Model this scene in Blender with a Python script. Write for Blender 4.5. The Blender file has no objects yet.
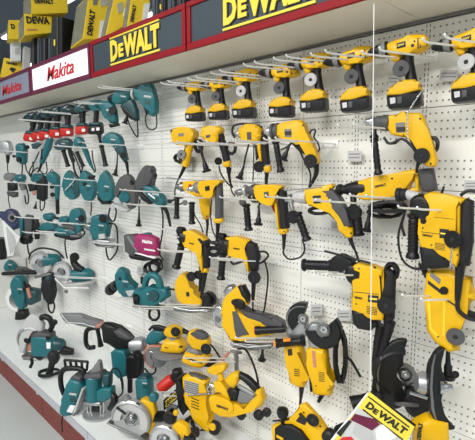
import bpy, bmesh, math, random
from mathutils import Vector, Matrix
random.seed(7)
C = bpy.context.scene.collection
SC = bpy.context.scene
# ---------------------------------------------------------------- camera
F = 450.0; CX, CY = 237.5, 220.0
PITCH, ROLL, YAW = map(math.radians, (7.5, -0.3, 45.8))
CAM = Vector((0, 0, 1.51)); WALL_Y = 1.44
fw = Vector((-math.sin(YAW)*math.cos(PITCH), math.cos(YAW)*math.cos(PITCH), -math.sin(PITCH)))
rt0 = Vector((math.cos(YAW), math.sin(YAW), 0)); up0 = rt0.cross(fw)
rt = rt0*math.cos(ROLL) + up0*math.sin(ROLL); up = -rt0*math.sin(ROLL) + up0*math.cos(ROLL)
cd = bpy.data.cameras.new('camera'); cam = bpy.data.objects.new('camera', cd); C.objects.link(cam)
m = Matrix((rt, up, -fw)).transposed().to_4x4(); m.translation = CAM; cam.matrix_world = m
cd.sensor_fit = 'HORIZONTAL'; cd.sensor_width = 36; cd.lens = F/475*36; cd.clip_start = .02
SC.camera = cam
# ---------------------------------------------------------------- world, lamps, exposure
SC.view_settings.view_transform = 'Standard'; SC.view_settings.look = 'None'
SC.view_settings.gamma = 1; SC.view_settings.use_curve_mapping = False
SC.view_settings.exposure = 0.0
w = bpy.data.worlds.new('world'); SC.world = w; w.use_nodes = True
w.node_tree.nodes['Background'].inputs[0].default_value = (.90, .96, 1, 1)
w.node_tree.nodes['Background'].inputs[1].default_value = 0.52
def lamp(x, y, z, sx, sy, e, col=(1, .97, .92), tgt=None):
    l = bpy.data.lights.new('ceiling_lamp', 'AREA'); l.shape = 'RECTANGLE'; l.size = sx; l.size_y = sy; l.energy = e; l.color = col
    o = bpy.data.objects.new('ceiling_lamp', l); C.objects.link(o); o.location = (x, y, z)
    if tgt: o.rotation_euler = (Vector(tgt)-Vector((x, y, z))).to_track_quat('-Z', 'Y').to_euler()
    return o
for lx, le in ((-6.2, 25), (-3.8, 45), (-1.4, 130), (1.0, 180)):
    lamp(lx, -2.2, 3.9, 1.5, .30, le)
lamp(-0.6, -4.4, 3.9, 5, .30, 230)
# ---------------------------------------------------------------- materials
MT = {}
def nmat(name, col, rough=.45, metal=0, bump=0, bscale=300, var=0, vscale=8, spec=.5, emit=None, coat=0):
    m = bpy.data.materials.new(name); m.use_nodes = True; nt = m.node_tree; b = nt.nodes['Principled BSDF']
    b.inputs['Base Color'].default_value = (*col, 1); b.inputs['Roughness'].default_value = rough
    b.inputs['Metallic'].default_value = metal; b.inputs['Specular IOR Level'].default_value = spec
    if coat: b.inputs['Coat Weight'].default_value = coat
    tc = nt.nodes.new('ShaderNodeTexCoord')
    if var:
        n = nt.nodes.new('ShaderNodeTexNoise'); n.inputs['Scale'].default_value = vscale; n.inputs['Detail'].default_value = 4
        nt.links.new(tc.outputs['Object'], n.inputs['Vector'])
        mx = nt.nodes.new('ShaderNodeMix'); mx.data_type = 'RGBA'
        mx.inputs['A'].default_value = (*[c*(1-var) for c in col], 1); mx.inputs['B'].default_value = (*[min(1, c*(1+var)) for c in col], 1)
        nt.links.new(n.outputs['Fac'], mx.inputs['Factor']); nt.links.new(mx.outputs['Result'], b.inputs['Base Color'])
    if bump:
        n2 = nt.nodes.new('ShaderNodeTexNoise'); n2.inputs['Scale'].default_value = bscale
        nt.links.new(tc.outputs['Object'], n2.inputs['Vector'])
        bp = nt.nodes.new('ShaderNodeBump'); bp.inputs['Strength'].default_value = bump; bp.inputs['Distance'].default_value = .001
        nt.links.new(n2.outputs['Fac'], bp.inputs['Height']); nt.links.new(bp.outputs['Normal'], b.inputs['Normal'])
    if emit:
        b.inputs['Emission Color'].default_value = (*col, 1); b.inputs['Emission Strength'].default_value = emit
    MT[name] = m; return m
nmat('yel', (.72, .41, .003), .36, spec=.35, bump=.1, bscale=900, var=.05, vscale=20)
nmat('yel2', (.86, .66, .06), .5, var=.05)
nmat('boxyel', (.80, .56, .03), .6, spec=.3, var=.08, vscale=12)
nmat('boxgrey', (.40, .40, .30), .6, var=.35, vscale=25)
nmat('blk', (.007, .007, .008), .42, spec=.35, bump=.2, bscale=1200)
nmat('rub', (.013, .013, .015), .6, spec=.3, bump=.3, bscale=1500)
nmat('gry', (.07, .07, .073), .5, spec=.35, bump=.2, bscale=900)
nmat('mgry', (.17, .172, .175), .5)
nmat('lgry', (.45, .45, .45), .5)
nmat('teal', (.012, .125, .145), .36, spec=.4, bump=.1, bscale=900, var=.08, vscale=20)
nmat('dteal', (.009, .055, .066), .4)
nmat('steel', (.42, .43, .44), .35, metal=.9)
nmat('alu', (.44, .45, .46), .4, metal=.75)
nmat('dsteel', (.22, .22, .22), .35, metal=.8)
nmat('chrome', (.50, .51, .52), .25, metal=1)
nmat('red', (.52, .020, .012), .4, spec=.3)
nmat('dred', (.25, .004, .009), .4, spec=.25)
nmat('plum', (.13, .014, .045), .4, spec=.3)
nmat('orange', (.85, .25, .01), .4)
nmat('mag', (.30, .012, .10), .55)
nmat('wht', (.80, .80, .79), .5)
nmat('paper', (.70, .71, .70), .6)
nmat('card', (.52, .53, .53), .5)
nmat('ink', (.012, .012, .012), .5)
nmat('redink', (.55, .02, .03), .5)
nmat('navy', (.03, .04, .10), .4)
nmat('slate', (.045, .062, .078), .4, spec=.3, var=.15, vscale=6)
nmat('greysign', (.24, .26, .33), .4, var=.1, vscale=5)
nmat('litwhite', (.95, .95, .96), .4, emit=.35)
nmat('wire', (.86, .87, .86), .35, metal=.1)
nmat('white_metal', (.74, .74, .70), .42, var=.03, vscale=3)
nmat('canopy', (.74, .70, .60), .55, var=.06, vscale=3)
nmat('deck', (.72, .74, .73), .4, var=.06, vscale=7)
nmat('kick', (.16, .028, .022), .45, spec=.3, var=.12, vscale=14)
nmat('floor', (.42, .45, .44), .35, var=.10, vscale=2.5, bump=.1, bscale=60)
nmat('rail', (.50, .51, .55), .35, metal=.3)
nmat('ceil', (.42, .50, .60), .7)
nmat('tube_glow', (1, 1, 1), .5, emit=3.5)
nmat('farblue', (.05, .10, .22), .6)
nmat('sand', (.48, .20, .14), .7)
M = MT
# pegboard: rows of small punched holes, pitch 18.4 x 24.5 mm, in metres of each panel's own frame
def pegmat():
    m = bpy.data.materials.new('pegboard'); m.use_nodes = True; nt = m.node_tree; b = nt.nodes['Principled BSDF']
    b.inputs['Roughness'].default_value = .42
    tc = nt.nodes.new('ShaderNodeTexCoord'); sp = nt.nodes.new('ShaderNodeSeparateXYZ'); nt.links.new(tc.outputs['Object'], sp.inputs[0])
    def ma(op, a, b_=None, c=None):
        n = nt.nodes.new('ShaderNodeMath'); n.operation = op
        for i, v in enumerate((a, b_, c)):
            if v is None: continue
            if isinstance(v, (int, float)): n.inputs[i].default_value = v
            else: nt.links.new(v, n.inputs[i])
        return n.outputs[0]
    X, Z = sp.outputs['X'], sp.outputs['Z']
    fx = ma('MULTIPLY', ma('SUBTRACT', ma('FRACT', ma('DIVIDE', X, .0184)), .5), .0184)
    fz = ma('MULTIPLY', ma('SUBTRACT', ma('FRACT', ma('DIVIDE', Z, .0245)), .5), .0245)
    r = ma('SQRT', ma('ADD', ma('MULTIPLY', fx, fx), ma('MULTIPLY', fz, fz)))
    hole = ma('LESS_THAN', r, .0030)
    row = ma('FLOOR', ma('DIVIDE', Z, .0245))           # -5..3 with local z=+-.0245/2 row empty
    ok = ma('MULTIPLY', ma('GREATER_THAN', ma('ABSOLUTE', ma('ADD', row, .5)), .6), ma('LESS_THAN', ma('ABSOLUTE', ma('ADD', row, .5)), 4.6))
    # one row of holes is skipped mid-panel
    colok = ma('LESS_THAN', ma('ABSOLUTE', X), .345)
    # slotted strips at the thirds
    ax = ma('ABSOLUTE', ma('SUBTRACT', ma('ABSOLUTE', X), .12))
    strip = ma('LESS_THAN', ax, .0105)
    slot = ma('MULTIPLY', ma('LESS_THAN', ma('ABSOLUTE', ma('SUBTRACT', ax, .0055)), .0016), ma('LESS_THAN', ma('FRACT', ma('DIVIDE', Z, .0163)), .62))
    slot = ma('MULTIPLY', slot, strip)
    h = ma('MULTIPLY', ma('MULTIPLY', hole, ok), ma('MULTIPLY', colok, ma('SUBTRACT', 1, strip)))
    tot = ma('MAXIMUM', h, slot)
    mx = nt.nodes.new('ShaderNodeMix'); mx.data_type = 'RGBA'
    mx.inputs['A'].default_value = (.77, .77, .73, 1); mx.inputs['B'].default_value = (.16, .155, .14, 1)
    nt.links.new(tot, mx.inputs['Factor']); nt.links.new(mx.outputs['Result'], b.inputs['Base Color'])
    bp = nt.nodes.new('ShaderNodeBump'); bp.invert = True; bp.inputs['Distance'].default_value = .002; bp.inputs['Strength'].default_value = .5
    nt.links.new(tot, bp.inputs['Height']); nt.links.new(bp.outputs['Normal'], b.inputs['Normal'])
    MT['peg'] = m
pegmat()
# ---------------------------------------------------------------- geometry helpers
def ray(x, y): return (fw*F + rt*(x-CX) - up*(y-CY))
def at(x, y, d):
    v = ray(x, y); return CAM + v*((WALL_Y-d)/v.y)
def face_psi(x): return 45.8 - math.degrees(math.atan((x-CX)/F))
def finish(bm, name, mat, parent=None, ang=38, smooth=True):
    bmesh.ops.recalc_face_normals(bm, faces=bm.faces)
    me = bpy.data.meshes.new(name); bm.to_mesh(me); bm.free()
    if smooth:
        for p in me.polygons: p.use_smooth = True
        me.set_sharp_from_angle(angle=math.radians(ang))
    me.materials.append(M[mat]); o = bpy.data.objects.new(name, me); C.objects.link(o)
    if parent is not None: o.parent = parent
    return o
def joinbm(o, bm, ang=38):
    bmesh.ops.recalc_face_normals(bm, faces=bm.faces)
    t = bpy.data.meshes.new('t'); bm.to_mesh(t); bm.free()
    b2 = bmesh.new(); b2.from_mesh(o.data); b2.from_mesh(t); b2.to_mesh(o.data); b2.free(); bpy.data.meshes.remove(t)
    for p in o.data.polygons: p.use_smooth = True
    o.data.set_sharp_from_angle(angle=math.radians(ang))
    return o
def box_bm(x0, x1, y0, y1, z0, z1, bev=0, bm=None):
    bm2 = bmesh.new()
    bmesh.ops.create_cube(bm2, size=1)
    for v in bm2.verts:
        v.co = Vector(((x0+x1)/2 + v.co.x*(x1-x0), (y0+y1)/2 + v.co.y*(y1-y0), (z0+z1)/2 + v.co.z*(z1-z0)))
    if bev: bmesh.ops.bevel(bm2, geom=bm2.edges[:], offset=bev, segments=2, affect='EDGES', profile=.5, clamp_overlap=True)
    if bm is None: return bm2
    t = bpy.data.meshes.new('t'); bm2.to_mesh(t); bm2.free(); bm.from_mesh(t); bpy.data.meshes.remove(t); return bm
def catmull(pts, n=5, closed=False):
    P = [Vector(p) for p in pts]; out = []; L = len(P)
    rng = range(L if closed else L-1)
    for i in rng:
        p0 = P[i-1] if (closed or i > 0) else P[0]*2-P[1]
        p1 = P[i]; p2 = P[(i+1) % L]
        p3 = P[(i+2) % L] if (closed or i+2 < L) else P[-1]*2-P[-2]
        for k in range(n):
            t = k/n
            out.append(.5*((2*p1)+(p2-p0)*t+(2*p0-5*p1+4*p2-p3)*t*t+(3*p1-p0-3*p2+p3)*t**3))
    if not closed: out.append(P[-1])
    return out
def sweep_bm(P, R, seg=14, flat=1.0, cap=True):
    """round tube along the 3-D points P with radii R; flat squashes it along local y"""
    bm = bmesh.new(); rings = []; n = len(P)
    prev = None
    for i in range(n):
        a = P[max(0, i-1)]; b = P[min(n-1, i+1)]
        t = (b-a)
        if t.length < 1e-9: t = prev[0] if prev else Vector((1, 0, 0))
        t = t.normalized()
        if prev is None:
            ref = Vector((0, 1, 0)) if abs(t.y) < .9 else Vector((1, 0, 0))
            u = t.cross(ref).normalized()
        else:
            u = prev[1]-t*prev[1].dot(t)
            u = u.normalized() if u.length > 1e-6 else prev[1]
        v = t.cross(u); prev = (t, u)
        ring = []
        for k in range(seg):
            a_ = 2*math.pi*k/seg
            off = u*math.cos(a_)*R[i] + v*math.sin(a_)*R[i]
            off.y *= flat
            ring.append(bm.verts.new(P[i]+off))
        rings.append(ring)
    for i in range(n-1):
        for k in range(seg):
            try: bm.faces.new((rings[i][k], rings[i][(k+1) % seg], rings[i+1][(k+1) % seg], rings[i+1][k]))
            except ValueError: pass
    if cap:
        bm.faces.new(rings[0][::-1]); bm.faces.new(rings[-1])
    return bm
_txt = {}
def text_mesh(s, bold=.02, shear=0, depth=.03):
    k = (s, bold, shear, depth)
    if k in _txt: return _txt[k]
    cu = bpy.data.curves.new('t', 'FONT'); cu.body = s; cu.offset = bold; cu.shear = shear; cu.extrude = depth; cu.resolution_u = 2; cu.fill_mode = 'BOTH'
    o = bpy.data.objects.new('t', cu); C.objects.link(o)
    dg = bpy.context.evaluated_depsgraph_get(); me = bpy.data.meshes.new_from_object(o.evaluated_get(dg)); bpy.data.objects.remove(o); bpy.data.curves.remove(cu)
    _txt[k] = [v.co.copy() for v in me.vertices], [tuple(p.vertices) for p in me.polygons]
    bpy.data.meshes.remove(me); return _txt[k]
def tag(o, label=None, cat=None, group=None, kind=None):
    if label: o['label'] = label
    if cat: o['category'] = cat
    if group: o['group'] = group
    if kind: o['kind'] = kind
    return o
class G:
    """a thing drawn in a vertical plane: (x,y) anchor in the photo, d metres off the wall, turned psi degrees"""
    def __init__(s, name, label, cat, x, y, d, psi=None, group=None, root=True):
        if psi is None: psi = .6*face_psi(x)
        s.psi = math.radians(psi); s.A = at(x, y, d); s.R = Matrix.Rotation(s.psi, 3, 'Z'); s.Ri = s.R.transposed()
        s.n = s.R @ Vector((0, 1, 0)); s.mpp = (s.A-CAM).dot(fw)/F
        if root:
            s.o = bpy.data.objects.new(name, None); C.objects.link(s.o); s.o.location = s.A; s.o.rotation_euler = (0, 0, s.psi)
            s.o.empty_display_size = .02
            tag(s.o, label, cat, group)
    k = None
    def crop(s, ox, oy, sc):         # from here on coordinates and sizes count in a magnified crop of the photo
        s.k = (ox, oy, sc); s.mpp = s.mpp/sc; return s
    def P(s, x, y, off=0):           # local point; off in px towards the viewer
        if s.k: x = x/s.k[2]+s.k[0]; y = y/s.k[2]+s.k[1]
        v = ray(x, y); o = off*s.mpp
        A = s.A - s.n*o
        t = (A-CAM).dot(s.n)/v.dot(s.n)
        return s.Ri @ (CAM+v*t - s.A)
    def par(s, parent): return parent if parent is not None else s.o
    def emit(s, bm, part, mat, to, parent, ang=38, label=None):
        if to is not None: return joinbm(to, bm, ang)
        o = finish(bm, part, mat, s.par(parent), ang)
        if label: o['label'] = label
        return o
    def s(s, part, pts, th, mat, off=0, bev=.35, sm=0, to=None, parent=None, seg=3, label=None):
        pts = [(p[0], p[1]) for p in pts]
        if sm:
            pts = [(p.x, p.y) for p in catmull([(a, b, 0) for a, b in pts], sm, True)]
        th_m = th*s.mpp
        bm = bmesh.new()
        f = [bm.verts.new(s.P(a, b, off) + Vector((0, -th_m/2, 0))) for a, b in pts]
        g = [bm.verts.new(v.co + Vector((0, th_m, 0))) for v in f]
        n = len(pts)
        bm.faces.new(f); bm.faces.new(g[::-1])
        for i in range(n): bm.faces.new((f[i], f[(i+1) % n], g[(i+1) % n], g[i]))
        if bev > 0:
            cap = [e for e in bm.edges if (e.verts[0] in f) == (e.verts[1] in f) and not any(False for _ in ())]
            bmesh.ops.bevel(bm, geom=cap, offset=bev*th_m, segments=seg, affect='EDGES', profile=.5, clamp_overlap=True)
        r = s.emit(bm, part, mat, to, parent, label=label)
        if part == 'body' and mat in ('teal', 'dteal') and to is None and parent is None:      # vents, a maker's plate and screws
            n = len(pts); x = sum(p[0] for p in pts)/n; y = sum(p[1] for p in pts)/n; w = (max(p[0] for p in pts)-min(p[0] for p in pts)); h = (max(p[1] for p in pts)-min(p[1] for p in pts)); u = min(w, h)*.13
            for i in range(3): s.s('vent', [(x-u, y+u*(.5+i*.55)), (x+u, y+u*(.8+i*.55)), (x+u, y+u*(1.05+i*.55)), (x-u, y+u*(.75+i*.55))], 1.5, 'ink', off=off+th/2+.3, bev=0, parent=r)
            s.s('nameplate', [(x-u*1.2, y-u*.9), (x+u*1.1, y-u*.6), (x+u*1.1, y), (x-u*1.2, y-u*.3)], 1.5, 'lgry', off=off+th/2+.4, bev=0, parent=r)
            s.d('screw', x+u*1.5, y+u*.6, u*.22, 2, 'ink', off=off+th/2, parent=r, seg=8)
        return r
    def t(s, part, pts, rads, mat, off=0, sm=0, seg=14, flat=1, to=None, parent=None, label=None):
        P = [s.P(p[0], p[1], (p[2] if len(p) > 2 else 0)+off) for p in pts]
        if isinstance(rads, (int, float)): rads = [rads]*len(P)
        Rr = [r*s.mpp for r in rads]
        if sm:
            Q = catmull([(*p, ) for p in P], sm); RR = []
            for i in range(len(P)-1): RR += [Rr[i]+(Rr[i+1]-Rr[i])*k/sm for k in range(sm)]
            RR.append(Rr[-1]); P, Rr = Q, RR
        return s.emit(sweep_bm(P, Rr, seg, flat), part, mat, to, parent, label=label)
    def lathe(s, part, a, b, prof, mat, seg=18, flat=1, to=None, parent=None, label=None):
        """prof: (t along a-b, radius px)"""
        A = s.P(*a); B = s.P(*b); D = B-A
        P = []; R = []
        for i, (t, r) in enumerate(prof):
            P.append(A + D*t); R.append(max(r, .01)*s.mpp)
        bm = bmesh.new(); dn = D.normalized()
        ref = Vector((0, 1, 0)) if abs(dn.y) < .9 else Vector((1, 0, 0))
        u = dn.cross(ref).normalized(); v = dn.cross(u); rings = []
        for p, r in zip(P, R):
            ring = []
            for k in range(seg):
                o_ = (u*math.cos(2*math.pi*k/seg)+v*math.sin(2*math.pi*k/seg))*r
                if flat != 1: o_.y *= flat
                ring.append(bm.verts.new(p+o_))
            rings.append(ring)
        for i in range(len(P)-1):
            for k in range(seg): bm.faces.new((rings[i][k], rings[i][(k+1) % seg], rings[i+1][(k+1) % seg], rings[i+1][k]))
        bm.faces.new(rings[0][::-1]); bm.faces.new(rings[-1])
        return s.emit(bm, part, mat, to, parent, label=label)
    def d(s, part, x, y, r, th, mat, off=0, to=None, parent=None, seg=20, yaw=0, bev=.2, hole=0, label=None, rx=0):
        """disc with its axis along the plane normal, turned yaw about the vertical"""
        c = s.P(x, y, off); R = Matrix.Rotation(math.radians(yaw), 3, 'Z') @ Matrix.Rotation(math.radians(rx), 3, 'X')
        t = th*s.mpp/2; r = r*s.mpp; b = min(bev*t*2, r*.3)
        prof = [(-t, r-b), (-t+b, r), (t-b, r), (t, r-b)]
        if hole: prof = [(-t, hole*s.mpp)] + prof + [(t, hole*s.mpp)]
        bm = bmesh.new(); rings = []
        for (yy, rr) in prof:
            rings.append([bm.verts.new(c + R @ Vector((rr*math.cos(2*math.pi*k/seg), yy, rr*math.sin(2*math.pi*k/seg)))) for k in range(seg)])
        for i in range(len(rings)-1):
            for k in range(seg): bm.faces.new((rings[i][k], rings[i][(k+1) % seg], rings[i+1][(k+1) % seg], rings[i+1][k]))
        if hole:
            for k in range(seg): bm.faces.new((rings[-1][k], rings[-1][(k+1) % seg], rings[0][(k+1) % seg], rings[0][k]))
        else:
            bm.faces.new(rings[0]); bm.faces.new(rings[-1][::-1])
        return s.emit(bm, part, mat, to, parent, label=label)
    def arcslab(s, part, x, y, r0, r1, a0, a1, th, mat, off=0, to=None, parent=None, yaw=0, n=14, bev=.2, label=None, rim=None):
        """sector of a ring (guard), angles in degrees counter-clockwise from the right"""
        c = s.P(x, y, off); R = Matrix.Rotation(math.radians(yaw), 3, 'Z')
        t = th*s.mpp/2; bm = bmesh.new(); sec = []
        for i in range(n+1):
            a = math.radians(a0+(a1-a0)*i/n); dv = Vector((math.cos(a), 0, math.sin(a)))
            q = [(r0, -t), (r1-bev*th, -t), (r1, -t+bev*th*s.mpp), (r1, t-bev*th*s.mpp), (r1-bev*th, t), (r0, t)]
            sec.append([bm.verts.new(c + R @ (dv*rr*s.mpp + Vector((0, yy, 0)))) for rr, yy in q])
        for i in range(n):
            for k in range(6): bm.faces.new((sec[i][k], sec[i][(k+1) % 6], sec[i+1][(k+1) % 6], sec[i+1][k]))
        bm.faces.new(sec[0]); bm.faces.new(sec[-1][::-1])
        return s.emit(bm, part, mat, to, parent, label=label)
    def cord(s, part, pts, r=1.0, mat='blk', sm=6, to=None, parent=None):
        return s.t(part, pts, r, mat, sm=sm, seg=7, to=to, parent=parent)
    def txt(s, part, st, a, b, h, mat, off=0, bold=.02, shear=0, parent=None, to=None):
        vs, fs = text_mesh(st, bold, shear)
        A = s.P(a[0], a[1], off); B = s.P(b[0], b[1], off)
        x0 = min(v.x for v in vs); x1 = max(v.x for v in vs); y0 = min(v.y for v in vs if True); y1 = max(v.y for v in vs)
        X = (B-A); U = Vector((-X.z, 0, X.x)).normalized()*h*s.mpp
        bm = bmesh.new()
        V = [bm.verts.new(A + X*((v.x-x0)/(x1-x0)) + U*((v.y-y0)/(y1-y0)) + Vector((0, -v.z*.02, 0))) for v in vs]
        for f in fs:
            try: bm.faces.new([V[i] for i in f])
            except ValueError: pass
        return s.emit(bm, part, mat, to, parent)
    def dewalt(s, part, a, b, h, mat, off=0, parent=None, bars=None):
        """the sign's lettering: large D, small E, large WALT"""
        A = Vector((*a, 0)); B = Vector((*b, 0)); D = B-A
        seg = [('D', 0, .17, 1), ('E', .18, .29, .72), ('WALT', .30, 1, 1)]
        o = None
        for st, t0, t1, k in seg:
            p = A+D*t0; q = A+D*t1
            o = s.txt(part, st, (p.x, p.y), (q.x, q.y), h*k, mat, off, bold=.045, parent=parent, to=o)
        return o
    # ---- accessories many tools carry
    def sectag(s, x, y, r, mat='blk', off=None, hub='ink', yaw=0):
        off = r*1.1 if off is None else off
        t = s.d('security_tag', x, y, r, r*.28, mat, off, seg=24, yaw=yaw)
        s.d('tag_hub', x, y, r*.27, r*.5, hub, off, parent=t, seg=10, yaw=yaw); return t
    def shandle(s, a, b, r, mat='blk', label=None, cap='gry', ribs=5, part='side_handle'):
        pr = [(0, r*.55), (.04, r*1.15), (.1, r*1.15), (.13, r*.8)]
        for i in range(ribs):
            t = .17+.68*i/ribs; w = .68/ribs
            pr += [(t, r*.92), (t+w*.65, r*.96), (t+w*.7, r*.84), (t+w*.95, r*.84)]
        pr += [(.88, r*.95), (.93, r*1.2), (.98, r*1.2), (1, r*.9)]
        h = s.lathe(part, a, b, pr, mat)
        if label: h['label'] = label
        A = Vector((*a[:2], 0)); B = Vector((*b[:2], 0)); c = B+(B-A)*.012
        o = b[2] if len(b) > 2 else 0
        s.lathe('end_cap', (B.x, B.y, o), (c.x+.01, c.y+.01, o), [(0, r*.8), (1, r*.55)], cap, parent=h)
        return h
    def boot(s, pts, r, cord=None, cr=None, mat='blk'):
        n = len(pts); b = s.t('strain_boot', pts, [r*(1-.45*i/(n-1)) for i in range(n)], mat, sm=4, seg=10)
        if cord: s.cord('power_cord', [pts[-1]]+cord, cr or r*.42, mat)
        return b
    def plug(s, a, b, r, cord=None, cr=None):
        """plug hanging at the end of a cord: a = where the cord enters, b = its face"""
        p = s.lathe('plug', a, b, [(0, r*.35), (.45, r*.5), (.55, r*.75), (.85, r*.8), (.88, r*1.3), (1, r*1.3)], 'blk', seg=12)
        if cord: s.cord('power_cord', cord+[a], cr or r*.3, 'blk')
        return p
    def coil(s, x, y, rx, ry, r, n=3, off=0, mat='blk', part='coiled_cord'):
        pts = []
        for i in range(n*10+1):
            a = 2*math.pi*i/10; j = .88+.12*math.sin(i*1.7); pts.append((x+rx*j*math.cos(a), y+ry*j*math.sin(a), off+r*1.6*(i/10-n/2)))
        return s.t(part, pts, r, mat, sm=2, seg=7)
    def plate(s, pts, off, mat='blk', part='nameplate', th=1.5, parent=None):
        return s.s(part, pts, th, mat, off=off, bev=.1, seg=1, parent=parent)
def proto_fit(g, a, b):      # local points of the two reference pixels
    g.ra = g.P(*a); g.rb = g.P(*b); return g
def copy_thing(root, label=None, group=None):
    r = root.copy(); C.objects.link(r)
    if label: r['label'] = label
    if group: r['group'] = group
    for ch in list(root.children):
        c = ch.copy(); C.objects.link(c); c.parent = r
        for q in list(ch.children):
            d = q.copy(); C.objects.link(d); d.parent = c
    return r
def fit(g, a, b, d, psi=None, label=None, group=None, keep=False, flip=1):
    """a copy of thing g whose two reference points land on pixels a and b"""
    r = g.o if keep else copy_thing(g.o, label, group)
    if psi is None: psi = .6*face_psi(a[0])
    h = G('', '', '', a[0], a[1], d, psi, root=False)
    A = h.P(*a); B = h.P(*b)
    v0 = g.rb-g.ra; v1 = B-A
    sc = v1.length/math.hypot(v0.x, v0.z)
    ang = math.atan2(v1.z, v1.x)-math.atan2(v0.z, v0.x)
    Rm = Matrix.Rotation(math.radians(psi), 4, 'Z') @ Matrix.Rotation(-ang, 4, 'Y') @ Matrix.Scale(sc, 4)
    Rm.translation = at(a[0], a[1], d) - (Rm.to_3x3() @ g.ra)
    r.matrix_world = Rm
    return r
# ---------------------------------------------------------------- the shop: floor, wall, ceiling
def struct(name, bm, mat, smooth=False, parent=None):
    o = finish(bm, name, mat, parent, smooth=smooth)
    if parent is None: o['kind'] = 'structure'
    return o
struct('floor', box_bm(-16, 5, -6, 9, -.05, 0), 'floor')
wall = struct('wall_back', box_bm(-16, 3, 1.452, 1.52, 0, 2.1), 'white_metal')
ceil = struct('ceiling', box_bm(-16, 5, -6, 9, 4.0, 4.1), 'ceil')
struct('wall_left', box_bm(-16.1, -16, -6, 9, 0, 4.0), 'white_metal')
struct('wall_far', box_bm(-16, 5, 9, 9.1, 0, 4.0), 'white_metal')
# punched steel back panels, each a piece of its own
PH = .258; PW = .72
pm = None
for r in range(7):
    for c in range(-3, 2):
        x = -1.4695 + c*PW if c != 0 else -1.4695
        z = 1.672+PH/2 - r*PH
        if pm is None:
            o = finish(box_bm(-PW/2+.0012, PW/2-.0012, 0, .012, -PH/2+.0011, PH/2-.0011, .0012), 'panel', 'peg', wall, smooth=False); pm = o.data
        else:
            o = bpy.data.objects.new('panel', pm); C.objects.link(o); o.parent = wall
        o.location = (x, 1.44, z)
# slot strips along the very top of the wall
o = finish(box_bm(-7.5, .4, 1.437, 1.445, 1.932, 1.940), 'edge_strip', 'dsteel', wall, smooth=False)
# ---------------------------------------------------------------- canopy over the tools with its lit signs
cy0 = WALL_Y-.28
can = bpy.data.objects.new('canopy', None); C.objects.link(can); can.location = (-3, cy0, 1.943)
tag(can, 'long beige sheet metal canopy box over the tool wall', 'canopy')
def wpart(bm, name, mat, parent, smooth=False):      # world-space mesh under a thing
    for v in bm.verts: v.co -= parent.location
    return finish(bm, name, mat, parent, smooth=smooth)
for i in range(-1, 8):                                # underside trays
    x1 = -.655 - .818*i; x0 = x1-.816
    wpart(box_bm(x0, x1, cy0+.002, 1.44, 1.943, 1.950, .001), 'underside_panel', 'canopy', can)
wpart(box_bm(-7.2, .163, cy0+.012, 1.44, 1.951, 2.118), 'body', 'canopy', can)
wpart(box_bm(-.645, .163, cy0+.002, cy0+.011, 1.952, 2.118), 'end_plate', 'canopy', can)
def fascia(name, x0, x1, label, frame, panel, z0=1.943, z1=2.124, rail=.026, cat='sign', group=None):
    t = bpy.data.objects.new(name, None); C.objects.link(t); t.location = ((x0+x1)/2, cy0, z0); tag(t, label, cat, group)
    y0, y1 = cy0-.012, cy0+.001
    wpart(box_bm(x0, x1, y0, y1, z0, z0+rail, .002), 'rail', frame, t)
    wpart(box_bm(x0, x1, y0, y1, z1-rail*.8, z1, .002), 'rail', frame, t)
    wpart(box_bm(x0, x0+.022, y0, y1, z0+rail, z1-rail*.8, .002), 'stile', frame, t)
    wpart(box_bm(x1-.022, x1, y0, y1, z0+rail, z1-rail*.8, .002), 'stile', frame, t)
    wpart(box_bm(x0+.02, x1-.02, y1-.006, y1+.001, z0+rail*.9, z1-rail*.7), 'panel', panel, t)
    return t
f1 = fascia('fascia_sign', -1.462, -.655, 'large yellow lettered canopy sign in red frame, right of the frame joint', 'dred', 'slate')
f2 = fascia('fascia_sign', -2.272, -1.472, 'yellow lettered canopy sign in red frame, left of the largest sign', 'dred', 'slate')
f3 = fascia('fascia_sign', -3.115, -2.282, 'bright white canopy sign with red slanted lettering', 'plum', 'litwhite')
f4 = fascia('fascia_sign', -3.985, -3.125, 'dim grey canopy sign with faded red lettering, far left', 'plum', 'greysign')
class L(G):      # lettering laid on the fascia plane, parented to a sign
    def __init__(s, par, y):
        s.psi = 0; s.R = s.Ri = Matrix.Identity(3); s.n = Vector((0, 1, 0)); s.o = par
        s.A = Vector((par.location.x, y, par.location.z)); s.mpp = (s.A-CAM).dot(fw)/F
    def P(s, x, y, off=0):
        v = ray(x, y); t = (s.A.y-off*s.mpp-CAM.y)/v.y
        return CAM+v*t-s.o.location
def wtext(par, s, x0, x1, z0, z1, y, mat, bold=.02, shear=0, part='lettering', to=None, th=.004):
    vs, fs = text_mesh(s, bold, shear); a0 = min(v.x for v in vs); a1 = max(v.x for v in vs); b0 = min(v.y for v in vs); b1 = max(v.y for v in vs)
    bm = bmesh.new()
    V = [bm.verts.new(Vector((x0+(v.x-a0)/(a1-a0)*(x1-x0), y+(-v.z/.03*th/2), z0+(v.y-b0)/(b1-b0)*(z1-z0)))-par.location) for v in vs]
    for f in fs:
        try: bm.faces.new([V[i] for i in f])
        except ValueError: pass
    return joinbm(to, bm) if to is not None else finish(bm, part, mat, par)
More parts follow.
